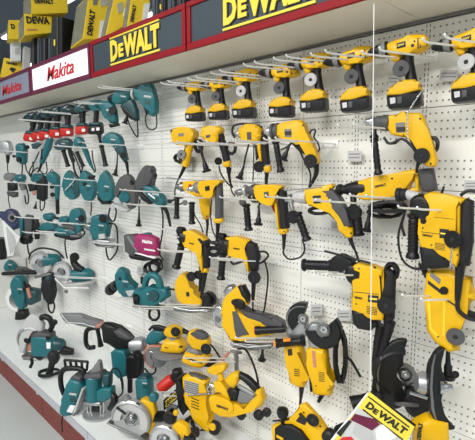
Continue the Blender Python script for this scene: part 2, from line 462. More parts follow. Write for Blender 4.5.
def sign_yellow(par, x0, x1):
    y = cy0-.0085; W = x1-x0; z0, z1 = 1.992, 2.090
    bk = wtext(par, 'D', x0+.006, x0+W*.17+.006, z0-.004, z1-.004, y+.003, 'blk', .045, part='letter_shadow')
    wtext(par, 'E', x0+W*.185+.006, x0+W*.29+.006, z0+.003, z0+.064, y+.003, 'blk', .045, to=bk)
    wtext(par, 'WALT', x0+W*.30+.006, x1+.004, z0-.004, z1-.004, y+.003, 'blk', .045, to=bk)
    o = wtext(par, 'D', x0, x0+W*.17, z0, z1, y, 'yel2', .045)
    wtext(par, 'E', x0+W*.185, x0+W*.29, z0+.009, z0+.070, y, 'yel2', .045, to=o)
    wtext(par, 'WALT', x0+W*.30, x1, z0, z1, y, 'yel2', .045, to=o)
    wpart(box_bm(x0-.004, x1, y-.002, y+.004, 1.974, 1.983, .001), 'bar', 'yel2', par)
    wpart(box_bm(x0-.004, x1, y-.002, y+.004, 2.097, 2.104, .001), 'bar', 'yel2', par)
def fx(x): return at(x, 30, .286).x
def fxs(x, y): return at(x, y, .286).x
sign_yellow(f1, fxs(224, 25), fxs(316, 5))
sign_yellow(f2, fxs(111, 50), fxs(160, 40))
# red slanted words on the white and grey signs
wtext(f3, 'Makita', fxs(47, 75), fxs(74, 70), 1.998, 2.078, cy0-.007, 'redink', .008, .3)
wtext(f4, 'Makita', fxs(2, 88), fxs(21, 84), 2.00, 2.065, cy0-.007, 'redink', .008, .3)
# ---------------------------------------------------------------- base deck with its red-brown kick panels
dk = bpy.data.objects.new('display_plinth', None); C.objects.link(dk); dk.location = (-3, .92, 0)
tag(dk, 'long low plinth with white deck and red-brown kick panels under the tool wall', 'plinth')
wpart(box_bm(-7.5, .6, .895, 1.44, .185, .205, .003), 'deck_top', 'deck', dk)
for k in range(9):
    x1 = -1.34-.63*k+1.26; wpart(box_bm(x1-.627, x1, .908, .925, .004, .170, .002), 'kick_panel', 'kick', dk)
wpart(box_bm(-7.5, .6, .926, 1.44, 0, .184), 'carcass', 'mgry', dk)
wpart(box_bm(-7.5, .6, .886, .894, .165, .207, .002), 'price_rail', 'rail', dk)
for k in range(9):
    x = -1.34-.63*k+1.26; wpart(box_bm(x-.012, x+.012, .882, .888, .160, .209, .002), 'rail_joint', 'rail', dk)
# ---------------------------------------------------------------- display hooks: a back bracket and two prongs standing out from the wall
HOOKS = []
def hook(tip, where, L=.33, droop=.022, gap=.05, n=2, r=.0029, mat='wire'):
    """tip: pixel of the left prong's tip, L metres off the wall"""
    T = at(tip[0], tip[1], L); W = Vector((T.x, WALL_Y, T.z))
    q = W-CAM; z_ = q.dot(fw); wx = CX+F*q.dot(rt)/z_; wy = CY-F*q.dot(up)/z_
    W.z = at(wx, .15*wy+.85*(tip[1]+.08*(wx-tip[0])), 0).z
    W.x = T.x
    o = bpy.data.objects.new('display_hook', None); C.objects.link(o); o.location = W
    tag(o, 'thin steel display hook ' + where, 'hook', 'steel prong hooks on the tool wall')
    Tl = T-W
    for k in range(n):
        gx = Vector((gap*k, 0, 0))
        pts = [Vector((0, -.001, 0))+gx, Tl*.5+gx, Tl*.94+gx, Tl+gx+Vector((0, -.006, .002)), Tl+gx+Vector((0, -.012, .007))]
        finish(sweep_bm(pts, [r]*5, 7), 'prong', mat, o)
    finish(box_bm(-.012, gap*(n-1)+.012, -.004, -.0005, -.013, .013, .001), 'bracket', mat, o)
    return o
# ---------------------------------------------------------------- cordless drills of the top yellow row
def drill18():
    g = G('cordless_drill', 'yellow cordless drill with a chained battery, right of the hanging wire', 'drill', 405, 108, .13, 16, 'yellow cordless drills in the top row')
    b = g.s('body', [(387, 45), (394, 41.5), (409, 37), (416, 34.5), (425, 35), (429, 39), (429.5, 47), (424, 52), (410, 55), (398, 56), (390, 56), (387, 52.5)], 18, 'yel', bev=.42, seg=4)
    g.s('body', [(391, 54), (402, 54), (400.5, 59), (399, 63), (393.5, 62), (391, 58)], 9, 'yel', to=b, bev=.3)
    for i in range(5):
        x = 417.5+i*2.2; g.s('vent', [(x, 38.2+i*.4), (x+1.1, 38.2+i*.4), (x+1.4, 48.5-i*.6), (x+.3, 48.8-i*.6)], 3, 'blk', off=8-i*.7, bev=0, parent=b)
    l = g.s('nameplate', [(396.5, 43.3), (405.5, 40.9), (405.7, 46.6), (396.8, 49)], 1, 'blk', off=9, bev=.1, parent=b)
    g.txt('lettering', 'DW', (398, 46.7), (404.3, 45), 2, 'yel2', off=9.8, parent=b)
    g.d('screw', 412.5, 45.5, 1.6, 1, 'blk', off=9, parent=b, seg=10); g.d('screw', 414.5, 41.2, .9, 1, 'blk', off=9, parent=b, seg=8)
    c = g.lathe('chuck', (388, 49.3), (368, 53.3), [(0, 7.6), (.06, 8.2), (.22, 8), (.24, 7), (.34, 7), (.36, 6.4), (.55, 6.2), (.6, 5.2), (.82, 4.3), (.95, 2.6), (1, 2.2)], 'blk')
    g.lathe('torque_ring', (386.4, 49.7), (380, 51), [(0, 7.9), (.1, 8.3), (.55, 8.1), (.6, 7.2), (1, 6.8)], 'mgry')
    t = g.s('trigger', [(401, 58), (404.5, 57.5), (404, 66), (401.6, 68), (401.5, 63)], 5, 'blk', bev=.3)
    g.t('handle', [(408, 53), (408.6, 62), (410.5, 74), (411.8, 84)], [5.6, 5, 5.2, 6], 'blk', flat=1.05, sm=4)
    g.s('battery_collar', [(388.5, 94), (391.5, 88), (402, 85), (404, 81), (416.5, 80.5), (419, 85), (421.5, 87.5), (421.7, 91.5), (405, 95.5), (388.5, 97)], 20, 'yel', bev=.25)
    bt = g.s('battery', [(388.3, 96.5), (405, 95), (421.7, 91), (423, 104), (419, 107), (404, 108.5), (390.5, 109.5), (389, 107)], 23, 'blk', bev=.14, seg=2)
    g.s('latch', [(397, 97), (402, 96.3), (402, 103), (397.5, 104)], 1.5, 'gry', off=11.5, bev=.3, parent=bt)
    g.s('sticker', [(389.8, 98), (395.2, 97.4), (395.5, 103), (390.4, 104)], .5, 'card', off=11.8, bev=0, parent=bt)
    tg = g.d('security_tag', 401, 68.6, 7.9, 2.2, 'gry', off=8, seg=26)
    g.d('tag_hub', 401, 68.6, 2.1, 3, 'blk', off=8.4, parent=tg, seg=12)
    return proto_fit(g, (387, 49), (405, 108.5))
D = drill18()
DR = [((186.7, 86.5), (195.5, 121.5), .11, 'yellow cordless drill with dark round tag, leftmost of the top yellow row'),
      ((210, 83.7), (219, 120), .11, 'yellow cordless drill, second from the left in the top yellow row'),
      ((234, 76.5), (244.5, 118.5), .11, 'yellow cordless drill with pale grey round tag, third from the left in the top row'),
      ((272, 71.7), (281.5, 117.5), .12, 'yellow cordless drill with grey tag, above the long yellow corded drill'),
      ((301.7, 63), (314.3, 112), .12, 'yellow cordless drill with a pale tag, hanging at the vertical panel seam'),
      ((340, 59), (356.5, 112), .13, 'yellow cordless drill with a dark tag, just left of the white hanging wire'),
      ((451.5, 43), (470, 102), .13, 'yellow cordless drill cut off by the right edge of the photo')]
for a, b, d, lab in DR:
    q = fit(D, a, b, d, face_psi(a[0])*.45, label=lab)
    if 'pale' in lab or 'cropped' in lab or 'cut off' in lab:
        for ch in q.children:
            if ch.name.startswith('security_tag'): ch.data = ch.data.copy(); ch.data.materials[0] = M['lgry']
for t, n in [((163, 84), 'under the leftmost yellow cordless drill'), ((190, 80), 'under the second yellow cordless drill'),
          ((213, 74), 'under the third yellow cordless drill'), ((246, 66), 'under the cordless drill above the long corded drill'),
          ((276, 60), 'under the cordless drill at the panel seam'), ((313, 56), 'under the cordless drill left of the hanging wire'),
          ((364, 54), 'under the cordless drill with the chain'), ((425, 42), 'under the cropped cordless drill')]: hook(t, n)
# ---------------------------------------------------------------- second yellow row: corded drills
Y2 = 'corded yellow tools on the wall'
def rect(x0, y0, x1, y1): return [(x0, y0), (x1, y0), (x1, y1), (x0, y1)]
g = G('corded_drill', 'yellow corded drill with pale round tag, leftmost of the second yellow row', 'drill', 184, 167, .12, 28).crop(165, 115, 6.286)
b = g.s('body', [(60, 98), (85, 80), (150, 78), (192, 95), (197, 118), (188, 165), (150, 188), (90, 190), (70, 172), (58, 130)], 95, 'yel', sm=3, bev=.4, seg=4)
g.lathe('chuck', (64, 108), (38, 100), [(0, 22), (.5, 22), (.6, 17), (1, 10)], 'blk')
g.t('handle', [(158, 165), (148, 230), (135, 290), (126, 322)], [28, 24, 23, 25], 'yel', sm=4)
g.plate([(82, 118), (116, 112), (118, 130), (84, 136)], 49, 'mgry', parent=b); g.plate([(78, 150), (106, 148), (108, 163), (80, 166)], 46, 'gry', parent=b)
g.sectag(103, 247, 28, 'mgry', off=36); g.s('trigger', [(130, 190), (138, 188), (130, 235), (120, 235)], 22, 'blk', bev=.3)
g.boot([(124, 322), (105, 365), (85, 402)], 13, [(70, 440), (62, 500), (85, 560), (130, 540)], 5)
g.coil(212, 195, 26, 38, 9, 3, off=-10); g.plug((235, 255), (264, 358), 22, [(200, 170), (225, 215)], 9)
g = G('corded_screwdriver', 'yellow corded screwdriver with dark grip, second in the second yellow row', 'drill', 217, 166, .12, 26).crop(165, 115, 6.286)
b = g.s('body', [(240, 130), (236, 95), (258, 73), (345, 72), (366, 92), (358, 118), (340, 135), (325, 165), (290, 170), (255, 155)], 80, 'yel', sm=3, bev=.4, seg=4)
g.lathe('nose_ring', (244, 108), (226, 112), [(0, 30), (.4, 32), (1, 22)], 'lgry')
g.d('depth_knob', 308, 152, 28, 30, 'yel', off=44, bev=.3)
g.t('grip', [(345, 125), (362, 180), (378, 240), (390, 292)], [27, 25, 23, 24], 'rub', sm=4)
g.s('handle_cap', [(364, 292), (410, 284), (416, 322), (384, 332), (370, 318)], 44, 'yel', bev=.25)
g.boot([(396, 325), (402, 370), (410, 425)], 14, [(420, 480), (440, 510)], 5)
g.sectag(335, 290, 24, 'blk', off=30, yaw=35)
g.cord('power_cord', [(338, 320), (352, 370), (385, 420), (425, 455), (405, 405), (415, 330)], 5)
g.coil(415, 210, 32, 38, 8, 3, off=-12)
g.plate([(255, 128), (283, 122), (285, 140), (258, 146)], 41, 'gry', parent=b)
g = G('corded_drill', 'yellow corded drill with black wraparound tube, left of the long yellow drill', 'drill', 267, 175, .12, 22).crop(225, 110, 6.286)
b = g.s('body', [(95, 130), (110, 106), (140, 92), (205, 94), (238, 118), (234, 185), (205, 212), (170, 212), (128, 195), (98, 170)], 90, 'yel', sm=3, bev=.4, seg=4)
g.lathe('chuck', (102, 150), (58, 152), [(0, 27), (.3, 28), (.35, 18), (.8, 16), (1, 9)], 'alu')
g.t('air_tube', [(235, 108, 20), (150, 88, 20), (80, 90, 20), (48, 112, 20), (52, 160, 20), (85, 195, 20)], 7, 'blk', sm=4)
g.s('spine', [(200, 150), (222, 140), (238, 340), (226, 348), (212, 260)], 40, 'yel', bev=.3)
g.t('grip', [(238, 135), (248, 200), (256, 280), (262, 345)], [26, 25, 24, 25], 'rub', sm=4)
g.s('handle_cap', [(244, 352), (288, 346), (291, 384), (270, 396), (248, 384)], 44, 'yel', bev=.25)
g.s('trigger', [(188, 222), (204, 218), (212, 300), (196, 318)], 24, 'blk', bev=.3)
g.sectag(215, 357, 36, 'blk', off=26, yaw=20); g.boot([(264, 392), (260, 440), (258, 500)], 14)
g.plate([(136, 140), (164, 138), (166, 188), (140, 188)], 46, 'gry', parent=b)
g.plug((118, 355), (90, 432), 20, [(150, 215), (130, 290)], 6); g.cord('hanging_cord', [(182, 215), (180, 330), (176, 450)], 4)
g = G('corded_drill', 'long yellow corded drill with black side handle and black round tag', 'drill', 316, 182, .13, 18).crop(270, 110, 5.5)
b = g.s('body', [(42, 95), (62, 75), (120, 64), (172, 57), (190, 72), (205, 115), (240, 185), (272, 265), (266, 296), (238, 296), (206, 245), (180, 200), (160, 172), (120, 165), (60, 158), (45, 130)], 72, 'yel', sm=3, bev=.4, seg=4)
g.lathe('gear_collar', (50, 116), (8, 120), [(0, 44), (.1, 46), (.3, 46), (.35, 40), (.55, 40), (.6, 47), (.9, 47), (1, 35)], 'gry')
g.lathe('chuck', (10, 118), (-30, 122), [(0, 26), (.2, 28), (.6, 26), (.65, 18), (1, 12)], 'alu')
g.shandle((30, 165), (60, 342), 19)
g.s('trigger', [(122, 170), (165, 174), (188, 225), (192, 245), (160, 225), (130, 195)], 36, 'blk', bev=.3)
g.sectag(222, 281, 37, 'blk', off=46); g.boot([(254, 292), (255, 345), (232, 402)], 17, [(215, 430), (222, 350), (180, 260), (150, 200), (110, 180)], 5)
g.cord('looped_cord', [(215, 140, -20), (228, 112, -20), (250, 112, -20), (242, 150, -20), (262, 180, -20), (272, 215, -20), (255, 240, -20)], 5)
g.plug((105, 200), (72, 274), 20, [(60, 218), (90, 205), (118, 180)], 5)
n = g.plate([(78, 106), (117, 103), (119, 149), (82, 150)], 37, 'mgry', parent=b); g.plate([(80, 118), (118, 116), (118, 138), (82, 139)], 38, 'ink', part='plate_band', parent=b)
g.d('screw', 181, 84, 5, 3, 'blk', off=36, parent=b, seg=8)
g = G('corded_drill', 'yellow corded drill with dark grey gear housing, right of the hanging wire', 'drill', 432, 166, .12, 14).crop(360, 100, 5.5)
b = g.s('body', [(158, 88), (200, 80), (250, 80), (262, 71), (335, 72), (356, 95), (372, 150), (402, 230), (428, 325), (422, 366), (378, 368), (352, 350), (330, 250), (303, 205), (240, 206), (175, 192), (156, 155)], 76, 'yel', bev=.4, seg=4)
g.lathe('gear_housing', (162, 127), (84, 122), [(0, 44), (.1, 46), (.5, 45), (.55, 40), (.9, 38), (1, 32)], 'gry')
g.lathe('chuck', (86, 122), (22, 118), [(0, 25), (.1, 34), (.35, 34), (.4, 22), (.65, 20), (.7, 13), (1, 8)], 'chrome')
g.lathe('handle_clamp', (80, 160), (78, 210), [(0, 12), (.5, 14), (.8, 26), (1, 26)], 'blk'); g.shandle((78, 208), (102, 412), 21)
g.s('trigger', [(268, 208), (300, 210), (324, 288), (300, 275)], 34, 'blk', bev=.3)
g.cord('power_cord', [(130, 206, 6), (165, 240, 6), (230, 215, 6), (280, 250, 6), (310, 290, 6)], 8); g.cord('looped_cord', [(140, 215), (150, 238), (190, 240), (215, 222)], 5)
g.coil(405, 245, 26, 42, 9, 3, off=-26); g.sectag(339, 307, 42, 'blk', off=50); g.boot([(325, 330, 8), (316, 365, 8), (310, 400, 4)], 12)
n = g.plate([(194, 126), (248, 122), (250, 178), (200, 180)], 39, 'mgry', parent=b); g.plate([(196, 150), (249, 147), (250, 174), (200, 176)], 40, 'ink', part='plate_band', parent=b)
for x, y in ((331, 103), (388, 350)): g.d('screw', x, y, 6, 3, 'blk', off=38, parent=b, seg=8)
# ---------------------------------------------------------------- third yellow row
g = G('hammer_drill', 'small yellow hammer drill hanging half behind a grey-gripped drill', 'drill', 207, 218, .10, 28).crop(165, 170, 5.5)
b = g.s('body', [(105, 72), (120, 62), (190, 62), (215, 90), (210, 150), (180, 150), (150, 118), (112, 112)], 50, 'yel', sm=3, bev=.4)
g.s('handle', [(188, 130), (240, 140), (250, 225), (242, 266), (214, 268), (203, 215)], 44, 'yel', sm=3, bev=.4, seg=4)
g.lathe('gear_collar', (108, 92), (60, 92), [(0, 26), (.4, 28), (.45, 20), (1, 12)], 'dsteel')
g.s('nameplate', rect(130, 78, 145, 105), 4, 'red', off=26, bev=.1, parent=b)
g.t('depth_rod', [(8, 42, 12), (110, 52, 12)], 3, 'dsteel'); g.shandle((66, 140), (64, 268), 15); g.t('clamp_bar', [(20, 175), (62, 158), (100, 150)], 6, 'blk')
g.d('knob', 26, 172, 12, 10, 'blk', off=0); g.boot([(231, 268), (234, 300), (230, 345)], 10, [(232, 400)], 5); g.d('screw', 230, 255, 4, 3, 'blk', off=22, seg=8)
g = G('hammer_drill', 'yellow hammer drill with thick grey grip, left of centre in third yellow row', 'drill', 219, 224, .15, 26).crop(165, 170, 5.5)
b = g.s('body', [(195, 78), (212, 58), (300, 55), (318, 62), (300, 82), (280, 95), (277, 138), (252, 156), (218, 142), (200, 115)], 78, 'yel', sm=3, bev=.4, seg=4)
g.lathe('gear_collar', (205, 96), (160, 96), [(0, 36), (.3, 38), (.35, 30), (.7, 32), (1, 22)], 'mgry')
g.lathe('chuck', (162, 100), (122, 108), [(0, 16), (.5, 18), (.6, 12), (1, 8)], 'chrome')
g.t('grip', [(296, 72), (298, 140), (299, 200), (299, 262)], [22, 24, 23, 24], 'gry', sm=4)
g.s('handle_cap', [(270, 266), (320, 262), (323, 284), (300, 294), (274, 288)], 44, 'yel', bev=.25)
g.boot([(291, 290), (290, 330), (284, 388)], 14); g.shandle((148, 175), (148, 298), 17); g.d('clamp_knob', 110, 180, 16, 10, 'dsteel', off=0)
g.plate([(218, 92), (244, 85), (246, 112), (222, 116)], 40, 'blk', parent=b); g.cord('hanging_cord', [(148, 180, 10), (165, 250, 10), (195, 300, 10), (210, 345, 10)], 3.5)
g.cord('looped_cord', [(258, 160, -10), (250, 240, -10), (262, 330, -10), (285, 380, -10)], 3.5)
g = G('hammer_drill', 'yellow hammer drill with black grip, in the middle of the third yellow row', 'drill', 284, 234, .14, 20).crop(240, 170, 5.5)
b = g.s('body', [(94, 96), (108, 80), (226, 82), (238, 98), (214, 112), (206, 150), (190, 192), (160, 190), (112, 168), (94, 138)], 80, 'yel', sm=3, bev=.4, seg=4)
g.lathe('gear_housing', (100, 112), (44, 110), [(0, 32), (.2, 34), (.6, 32), (.65, 26), (1, 20)], 'gry')
g.lathe('gear_collar', (46, 112), (10, 118), [(0, 22), (.2, 34), (.5, 34), (.55, 24), (1, 16)], 'alu')
g.lathe('chuck', (12, 120), (-26, 128), [(0, 16), (.3, 20), (.7, 18), (1, 9)], 'dsteel')
g.t('depth_rod', [(0, 66, 30), (235, 92, 30)], 3.5, 'dsteel')
g.s('spine', [(194, 188), (206, 175), (222, 325), (212, 330)], 40, 'yel', bev=.3)
g.t('grip', [(230, 110), (236, 180), (243, 250), (248, 318)], [28, 28, 26, 27], 'rub', sm=4)
g.s('handle_cap', [(212, 324), (266, 316), (266, 344), (245, 354), (218, 348)], 48, 'yel', bev=.25)
g.boot([(242, 350), (242, 390), (240, 435)], 14, [(240, 460), (270, 490), (330, 480), (355, 440), (346, 390)], 5); g.shandle((34, 185), (48, 334), 21); g.d('handle_clamp', 14, 178, 20, 14, 'gry', off=4)
g.plate([(130, 122), (156, 118), (160, 152), (136, 154)], 41, 'gry', parent=b); g.plug((105, 225), (100, 302), 20, [(112, 175), (104, 200)], 6)
g.d('screw', 242, 338, 4, 3, 'blk', off=26, seg=8); g.s('trigger', [(172, 192), (192, 192), (200, 240), (186, 225)], 26, 'dred', bev=.3)
g = G('percussion_drill', 'yellow drill with long curved black grip, light grey nose and angled side handle', 'drill', 350, 236, .14, 16).crop(285, 175, 5.94)
b = g.s('body', [(122, 92), (140, 76), (225, 66), (286, 49), (296, 64), (286, 82), (250, 95), (262, 112), (282, 135), (272, 168), (300, 190), (330, 240), (362, 302), (408, 308), (412, 355), (394, 373), (356, 362), (342, 318), (318, 272), (284, 212), (230, 192), (150, 182), (130, 150)], 72, 'yel', bev=.35, seg=4)
g.lathe('nose', (130, 130), (52, 130), [(0, 42), (.1, 44), (.5, 40), (.8, 34), (1, 24)], 'lgry')
g.lathe('gear_collar', (54, 140), (4, 148), [(0, 24), (.2, 34), (.45, 34), (.5, 22), (1, 14)], 'chrome')
g.t('depth_rod', [(-2, 92, 34), (222, 73, 34)], 4, 'dsteel')
g.s('grip', [(222, 92), (288, 86), (334, 130), (370, 205), (402, 302), (360, 304), (328, 236), (300, 185), (276, 160), (282, 132), (262, 110)], 80, 'gry', bev=.4, seg=4)
g.d('handle_clamp', 50, 250, 42, 26, 'blk', off=22); g.t('clamp_stem', [(30, 150, 10), (45, 205, 16), (52, 240, 18)], [14, 14, 12], 'chrome', sm=3)
g.shandle((72, 220, 10), (132, 392, 10), 26); g.s('trigger', [(240, 195), (278, 205), (312, 262), (296, 265), (262, 232)], 36, 'blk', bev=.3)
g.coil(200, 212, 62, 20, 9, 3, off=-10)
g.boot([(385, 365), (395, 400), (412, 440)], 16, [(425, 470), (440, 520)], 7)
n = g.plate([(164, 124), (212, 120), (214, 168), (170, 170)], 37, 'ink', parent=b); g.plate([(166, 140), (213, 137), (213, 155), (168, 157)], 38, 'lgry', part='plate_band', parent=b)
g.d('screw', 392, 346, 6, 3, 'blk', off=37, parent=b, seg=8)
g = G('rotary_hammer', 'yellow rotary hammer lying level with black boot and rear grip, behind the largest', 'rotary hammer', 405, 205, .10, 10).crop(330, 155, 4.318)
b = g.s('body', [(128, 112), (190, 92), (250, 84), (368, 60), (386, 68), (386, 88), (350, 92), (346, 150), (300, 172), (240, 192), (150, 194), (124, 182)], 62, 'yel', bev=.4, seg=4)
g.s('handle_bridge', [(346, 148), (362, 140), (386, 142), (388, 156), (340, 172)], 40, 'yel', bev=.3); g.s('handle_bridge', [(364, 62), (386, 66), (388, 160), (372, 158)], 36, 'yel', bev=.3)
g.lathe('boot', (160, 142), (72, 148), [(0, 34), (.15, 37), (.5, 36), (.8, 30), (1, 26)], 'blk')
g.lathe('chuck_sleeve', (76, 148), (30, 150), [(0, 20), (.1, 22), (.5, 20), (.55, 26), (.85, 26), (1, 18)], 'rub')
g.s('grip', [(376, 64), (400, 58), (448, 56), (466, 150), (430, 162), (398, 156)], 46, 'gry', bev=.35, seg=4)
g.txt('lettering', 'DEWALT', (194, 143), (243, 132), 11, 'ink', off=32, bold=.05, parent=b)
g.d('screw', 268, 102, 5, 3, 'blk', off=30, parent=b, seg=8)
g.d('handle_clamp', 104, 248, 36, 24, 'blk', off=20); g.t('clamp_stem', [(100, 170), (102, 220, 10)], 14, 'blk'); g.shandle((112, 235, 8), (124, 350, 8), 24)
g.s('trigger', [(290, 172), (330, 160), (320, 200), (300, 200)], 26, 'blk', bev=.3)
g.coil(250, 225, 85, 22, 8, 4, off=-6); g.plug((170, 250), (158, 330), 18, [(200, 215), (178, 225)], 6)
g.cord('power_cord', [(330, 215), (320, 260), (310, 300), (322, 350)], 6)
g = G('rotary_hammer', 'large upright yellow rotary hammer with black rear grip, at the right edge', 'rotary hammer', 450, 267, .17, 8).crop(395, 170, 4)
b = g.s('body', [(122, 98), (150, 86), (205, 96), (288, 114), (270, 134), (238, 136), (236, 262), (264, 268), (262, 350), (250, 386), (200, 340), (130, 318), (104, 300), (100, 250), (104, 190)], 64, 'yel', bev=.3, seg=4)
g.s('handle_post', [(244, 138), (264, 132), (264, 262), (248, 262)], 34, 'yel', bev=.35)
g.s('rear_grip', [(266, 122), (290, 112), (318, 124), (313, 290), (300, 382), (256, 388), (262, 330)], 46, 'rub', bev=.38, seg=4)
g.s('boot', [(66, 120), (90, 98), (128, 100), (154, 140), (150, 182), (120, 192), (84, 186), (70, 160)], 74, 'blk', sm=3, bev=.4, seg=4)
g.lathe('steel_ring', (92, 110), (46, 96), [(0, 22), (1, 20)], 'lgry'); g.lathe('chuck_sleeve', (48, 97), (4, 98), [(0, 24), (.2, 26), (.5, 24), (.55, 28), (.9, 28), (1, 20)], 'rub')
g.shandle((76, 170), (70, 355), 23, ribs=9)
g.s('motor_end', [(104, 308), (130, 292), (150, 326), (216, 338), (240, 360), (218, 388), (150, 394), (112, 382)], 70, 'blk', bev=.35, seg=4)
g.d('selector', 114, 204, 12, 10, 'blk', off=30); g.d('screw', 222, 114, 7, 3, 'blk', off=30, parent=b, seg=8)
g.s('lever', [(182, 92), (192, 64), (200, 66), (192, 94)], 8, 'blk', bev=.2)
g.txt('lettering', 'DEWALT', (110, 264), (150, 270), 9, 'ink', off=33, bold=.05, parent=b)
g.plate([(178, 234), (216, 238), (216, 276), (178, 272)], 32, 'ink', parent=b)
for i in range(5): g.s('vent', [(160, 290+i*6), (200, 297+i*6), (200, 299.5+i*6), (160, 292.5+i*6)], 2, 'ink', off=31.5, bev=0, parent=b)
g.s('seam', [(104, 246), (236, 262), (236, 264.5), (104, 248.5)], 2, 'ink', off=31.4, bev=0, parent=b); g.s('seam', [(158, 188), (236, 196), (236, 198), (158, 190)], 2, 'ink', off=31.4, bev=0, parent=b)
g.s('grip_gap', [(236, 140), (243, 142), (243, 262), (238, 262)], 30, 'ink', off=2, bev=0, parent=b)
g.s('plate_text', [(182, 250), (212, 254), (212, 260), (182, 256)], 1, 'yel2', off=33, bev=0, parent=b)
for x, y in ((112, 232), (226, 246), (146, 300), (250, 340)): g.d('screw', x, y, 3.5, 3, 'ink', off=32, parent=b, seg=8)
g.sectag(230, 278, 35, 'blk', off=44, yaw=-20); g.boot([(262, 380), (256, 440), (250, 520)], 20, [(254, 560), (290, 590), (330, 600)], 9)
g.cord('power_cord', [(40, 170, -14), (14, 260, -14), (26, 350, -14), (70, 392, -14), (130, 396, -14)], 5); g.cord('looped_cord', [(262, 102, -12), (290, 84, -12), (330, 86, -12)], 7)
# ---------------------------------------------------------------- fourth yellow row
g = G('hammer_drill', 'yellow and black hammer drill above the small yellow jigsaw', 'drill', 206, 272, .13, 28).crop(160, 215, 4.886)
b = g.s('body', [(122, 78), (160, 70), (206, 96), (236, 118), (206, 132), (208, 170), (218, 205), (218, 272), (204, 262), (196, 185), (165, 162), (130, 156), (118, 130)], 60, 'yel', bev=.38, seg=4)
g.lathe('gear_housing', (134, 112), (92, 100), [(0, 36), (.6, 36), (.7, 28), (1, 20)], 'blk'); g.d('front_ring', 104, 78, 22, 40, 'blk', off=0, hole=12, yaw=70)
g.t('depth_rod', [(-5, 60, 24), (110, 118, 24)], 3.5, 'steel')
g.s('grip_top', [(178, 106), (206, 96), (244, 126), (238, 148), (205, 146)], 62, 'rub', bev=.4, seg=4)
g.t('grip', [(222, 135), (226, 190), (226, 255)], [22, 22, 20], 'rub', sm=4); g.s('handle_cap', rect(205, 256, 237, 280), 40, 'yel', bev=.3)
g.boot([(220, 280), (214, 330), (204, 388)], 14); g.shandle((108, 140), (78, 260), 19)
g.coil(262, 178, 32, 20, 9, 3, off=-6)
g.txt('lettering', 'DEWALT', (140, 140), (166, 146), 7, 'ink', off=31, bold=.05, parent=b)
g = G('hammer_drill', 'yellow and black hammer drill with black tag and cord looping right', 'drill', 253, 282, .13, 24).crop(210, 220, 5.5)
b = g.s('body', [(96, 92), (160, 88), (226, 110), (208, 132), (194, 152), (216, 196), (224, 282), (210, 274), (204, 216), (170, 202), (112, 196), (104, 150)], 68, 'yel', bev=.4, seg=4)
g.lathe('gear_housing', (112, 140), (52, 128), [(0, 50), (.3, 50), (.4, 44), (.8, 42), (1, 26)], 'blk'); g.d('front_ring', 68, 92, 22, 46, 'blk', off=0, hole=12, yaw=66)
g.lathe('chuck', (56, 130), (0, 122), [(0, 18), (.4, 20), (.5, 12), (1, 8)], 'blk')
g.s('grip', [(186, 130), (222, 116), (256, 130), (276, 200), (262, 282), (232, 284), (226, 205), (196, 156)], 60, 'rub', bev=.4, seg=4)
g.sectag(243, 316, 36, 'blk', off=42); g.boot([(242, 290), (240, 360), (236, 440)], 17); g.shandle((72, 178), (60, 328), 21)
g.txt('lettering', 'DEWALT', (128, 160), (164, 166), 9, 'ink', off=35, bold=.05, parent=b)
g.cord('looped_cord', [(262, 178, -14), (300, 174, -14), (320, 196, -14), (290, 230, -14), (262, 240, -14)], 6); g.cord('power_cord', [(300, 220, -18), (318, 300, -18), (312, 400, -18), (290, 520, -18), (240, 560, -18), (236, 450, -4)], 5)
g.cord('looped_cord', [(105, 200, -8), (125, 240, -8), (165, 232, -8), (205, 215, -8)], 7)
g = G('rotary_hammer', 'upright yellow rotary hammer with black handle pointing left, on the hanging wire line', 'rotary hammer', 378, 326, .16, 12).crop(295, 240, 4.19)
b = g.s('body', [(248, 104), (272, 92), (330, 106), (376, 120), (372, 148), (352, 150), (356, 228), (376, 250), (380, 310), (374, 332), (338, 326), (290, 312), (245, 286), (244, 230), (262, 150)], 66, 'yel', bev=.32, seg=4)
g.s('handle_post', [(362, 122), (378, 120), (380, 232), (366, 226)], 36, 'yel', bev=.3)
g.s('rear_grip', [(374, 118), (412, 126), (422, 170), (416, 330), (392, 350), (372, 332), (384, 240)], 48, 'rub', bev=.38, seg=4)
g.s('boot', [(216, 110), (240, 94), (276, 106), (282, 140), (272, 178), (246, 184), (220, 158)], 66, 'blk', sm=3, bev=.4)
g.s('handle_clamp', [(150, 86), (186, 58), (214, 66), (250, 90), (236, 112), (190, 136), (156, 132)], 52, 'blk', sm=3, bev=.38)
g.shandle((158, 108), (34, 104), 24, ribs=8); g.t('depth_rod', [(124, 46, 10), (320, 98, 30)], 5, 'blk')
g.s('motor_end', [(244, 290), (266, 278), (286, 312), (350, 328), (356, 352), (322, 374), (270, 366), (250, 342)], 70, 'blk', bev=.35, seg=4)
for i in range(5): g.s('vent', [(300, 276+i*7), (344, 284+i*7), (344, 287+i*7), (300, 279+i*7)], 2, 'ink', off=32.5, bev=0, parent=b)
g.s('seam', [(248, 216), (350, 226), (350, 229), (248, 219)], 2, 'ink', off=32.5, bev=0, parent=b); g.s('grip_gap', [(352, 150), (362, 150), (366, 226), (358, 228)], 30, 'ink', off=3, bev=0, parent=b); g.s('plate_text', [(312, 242), (344, 245), (344, 252), (312, 249)], 1, 'yel2', off=34.2, bev=0, parent=b)
for x, y in ((256, 268), (340, 300), (268, 120)): g.d('screw', x, y, 3.5, 3, 'ink', off=33, parent=b, seg=8)
g.sectag(383, 275, 37, 'blk', off=44); g.coil(405, 132, 26, 34, 10, 3, off=-26)
g.boot([(398, 340), (385, 400), (358, 480)], 24, [(340, 560), (330, 640)], 11)
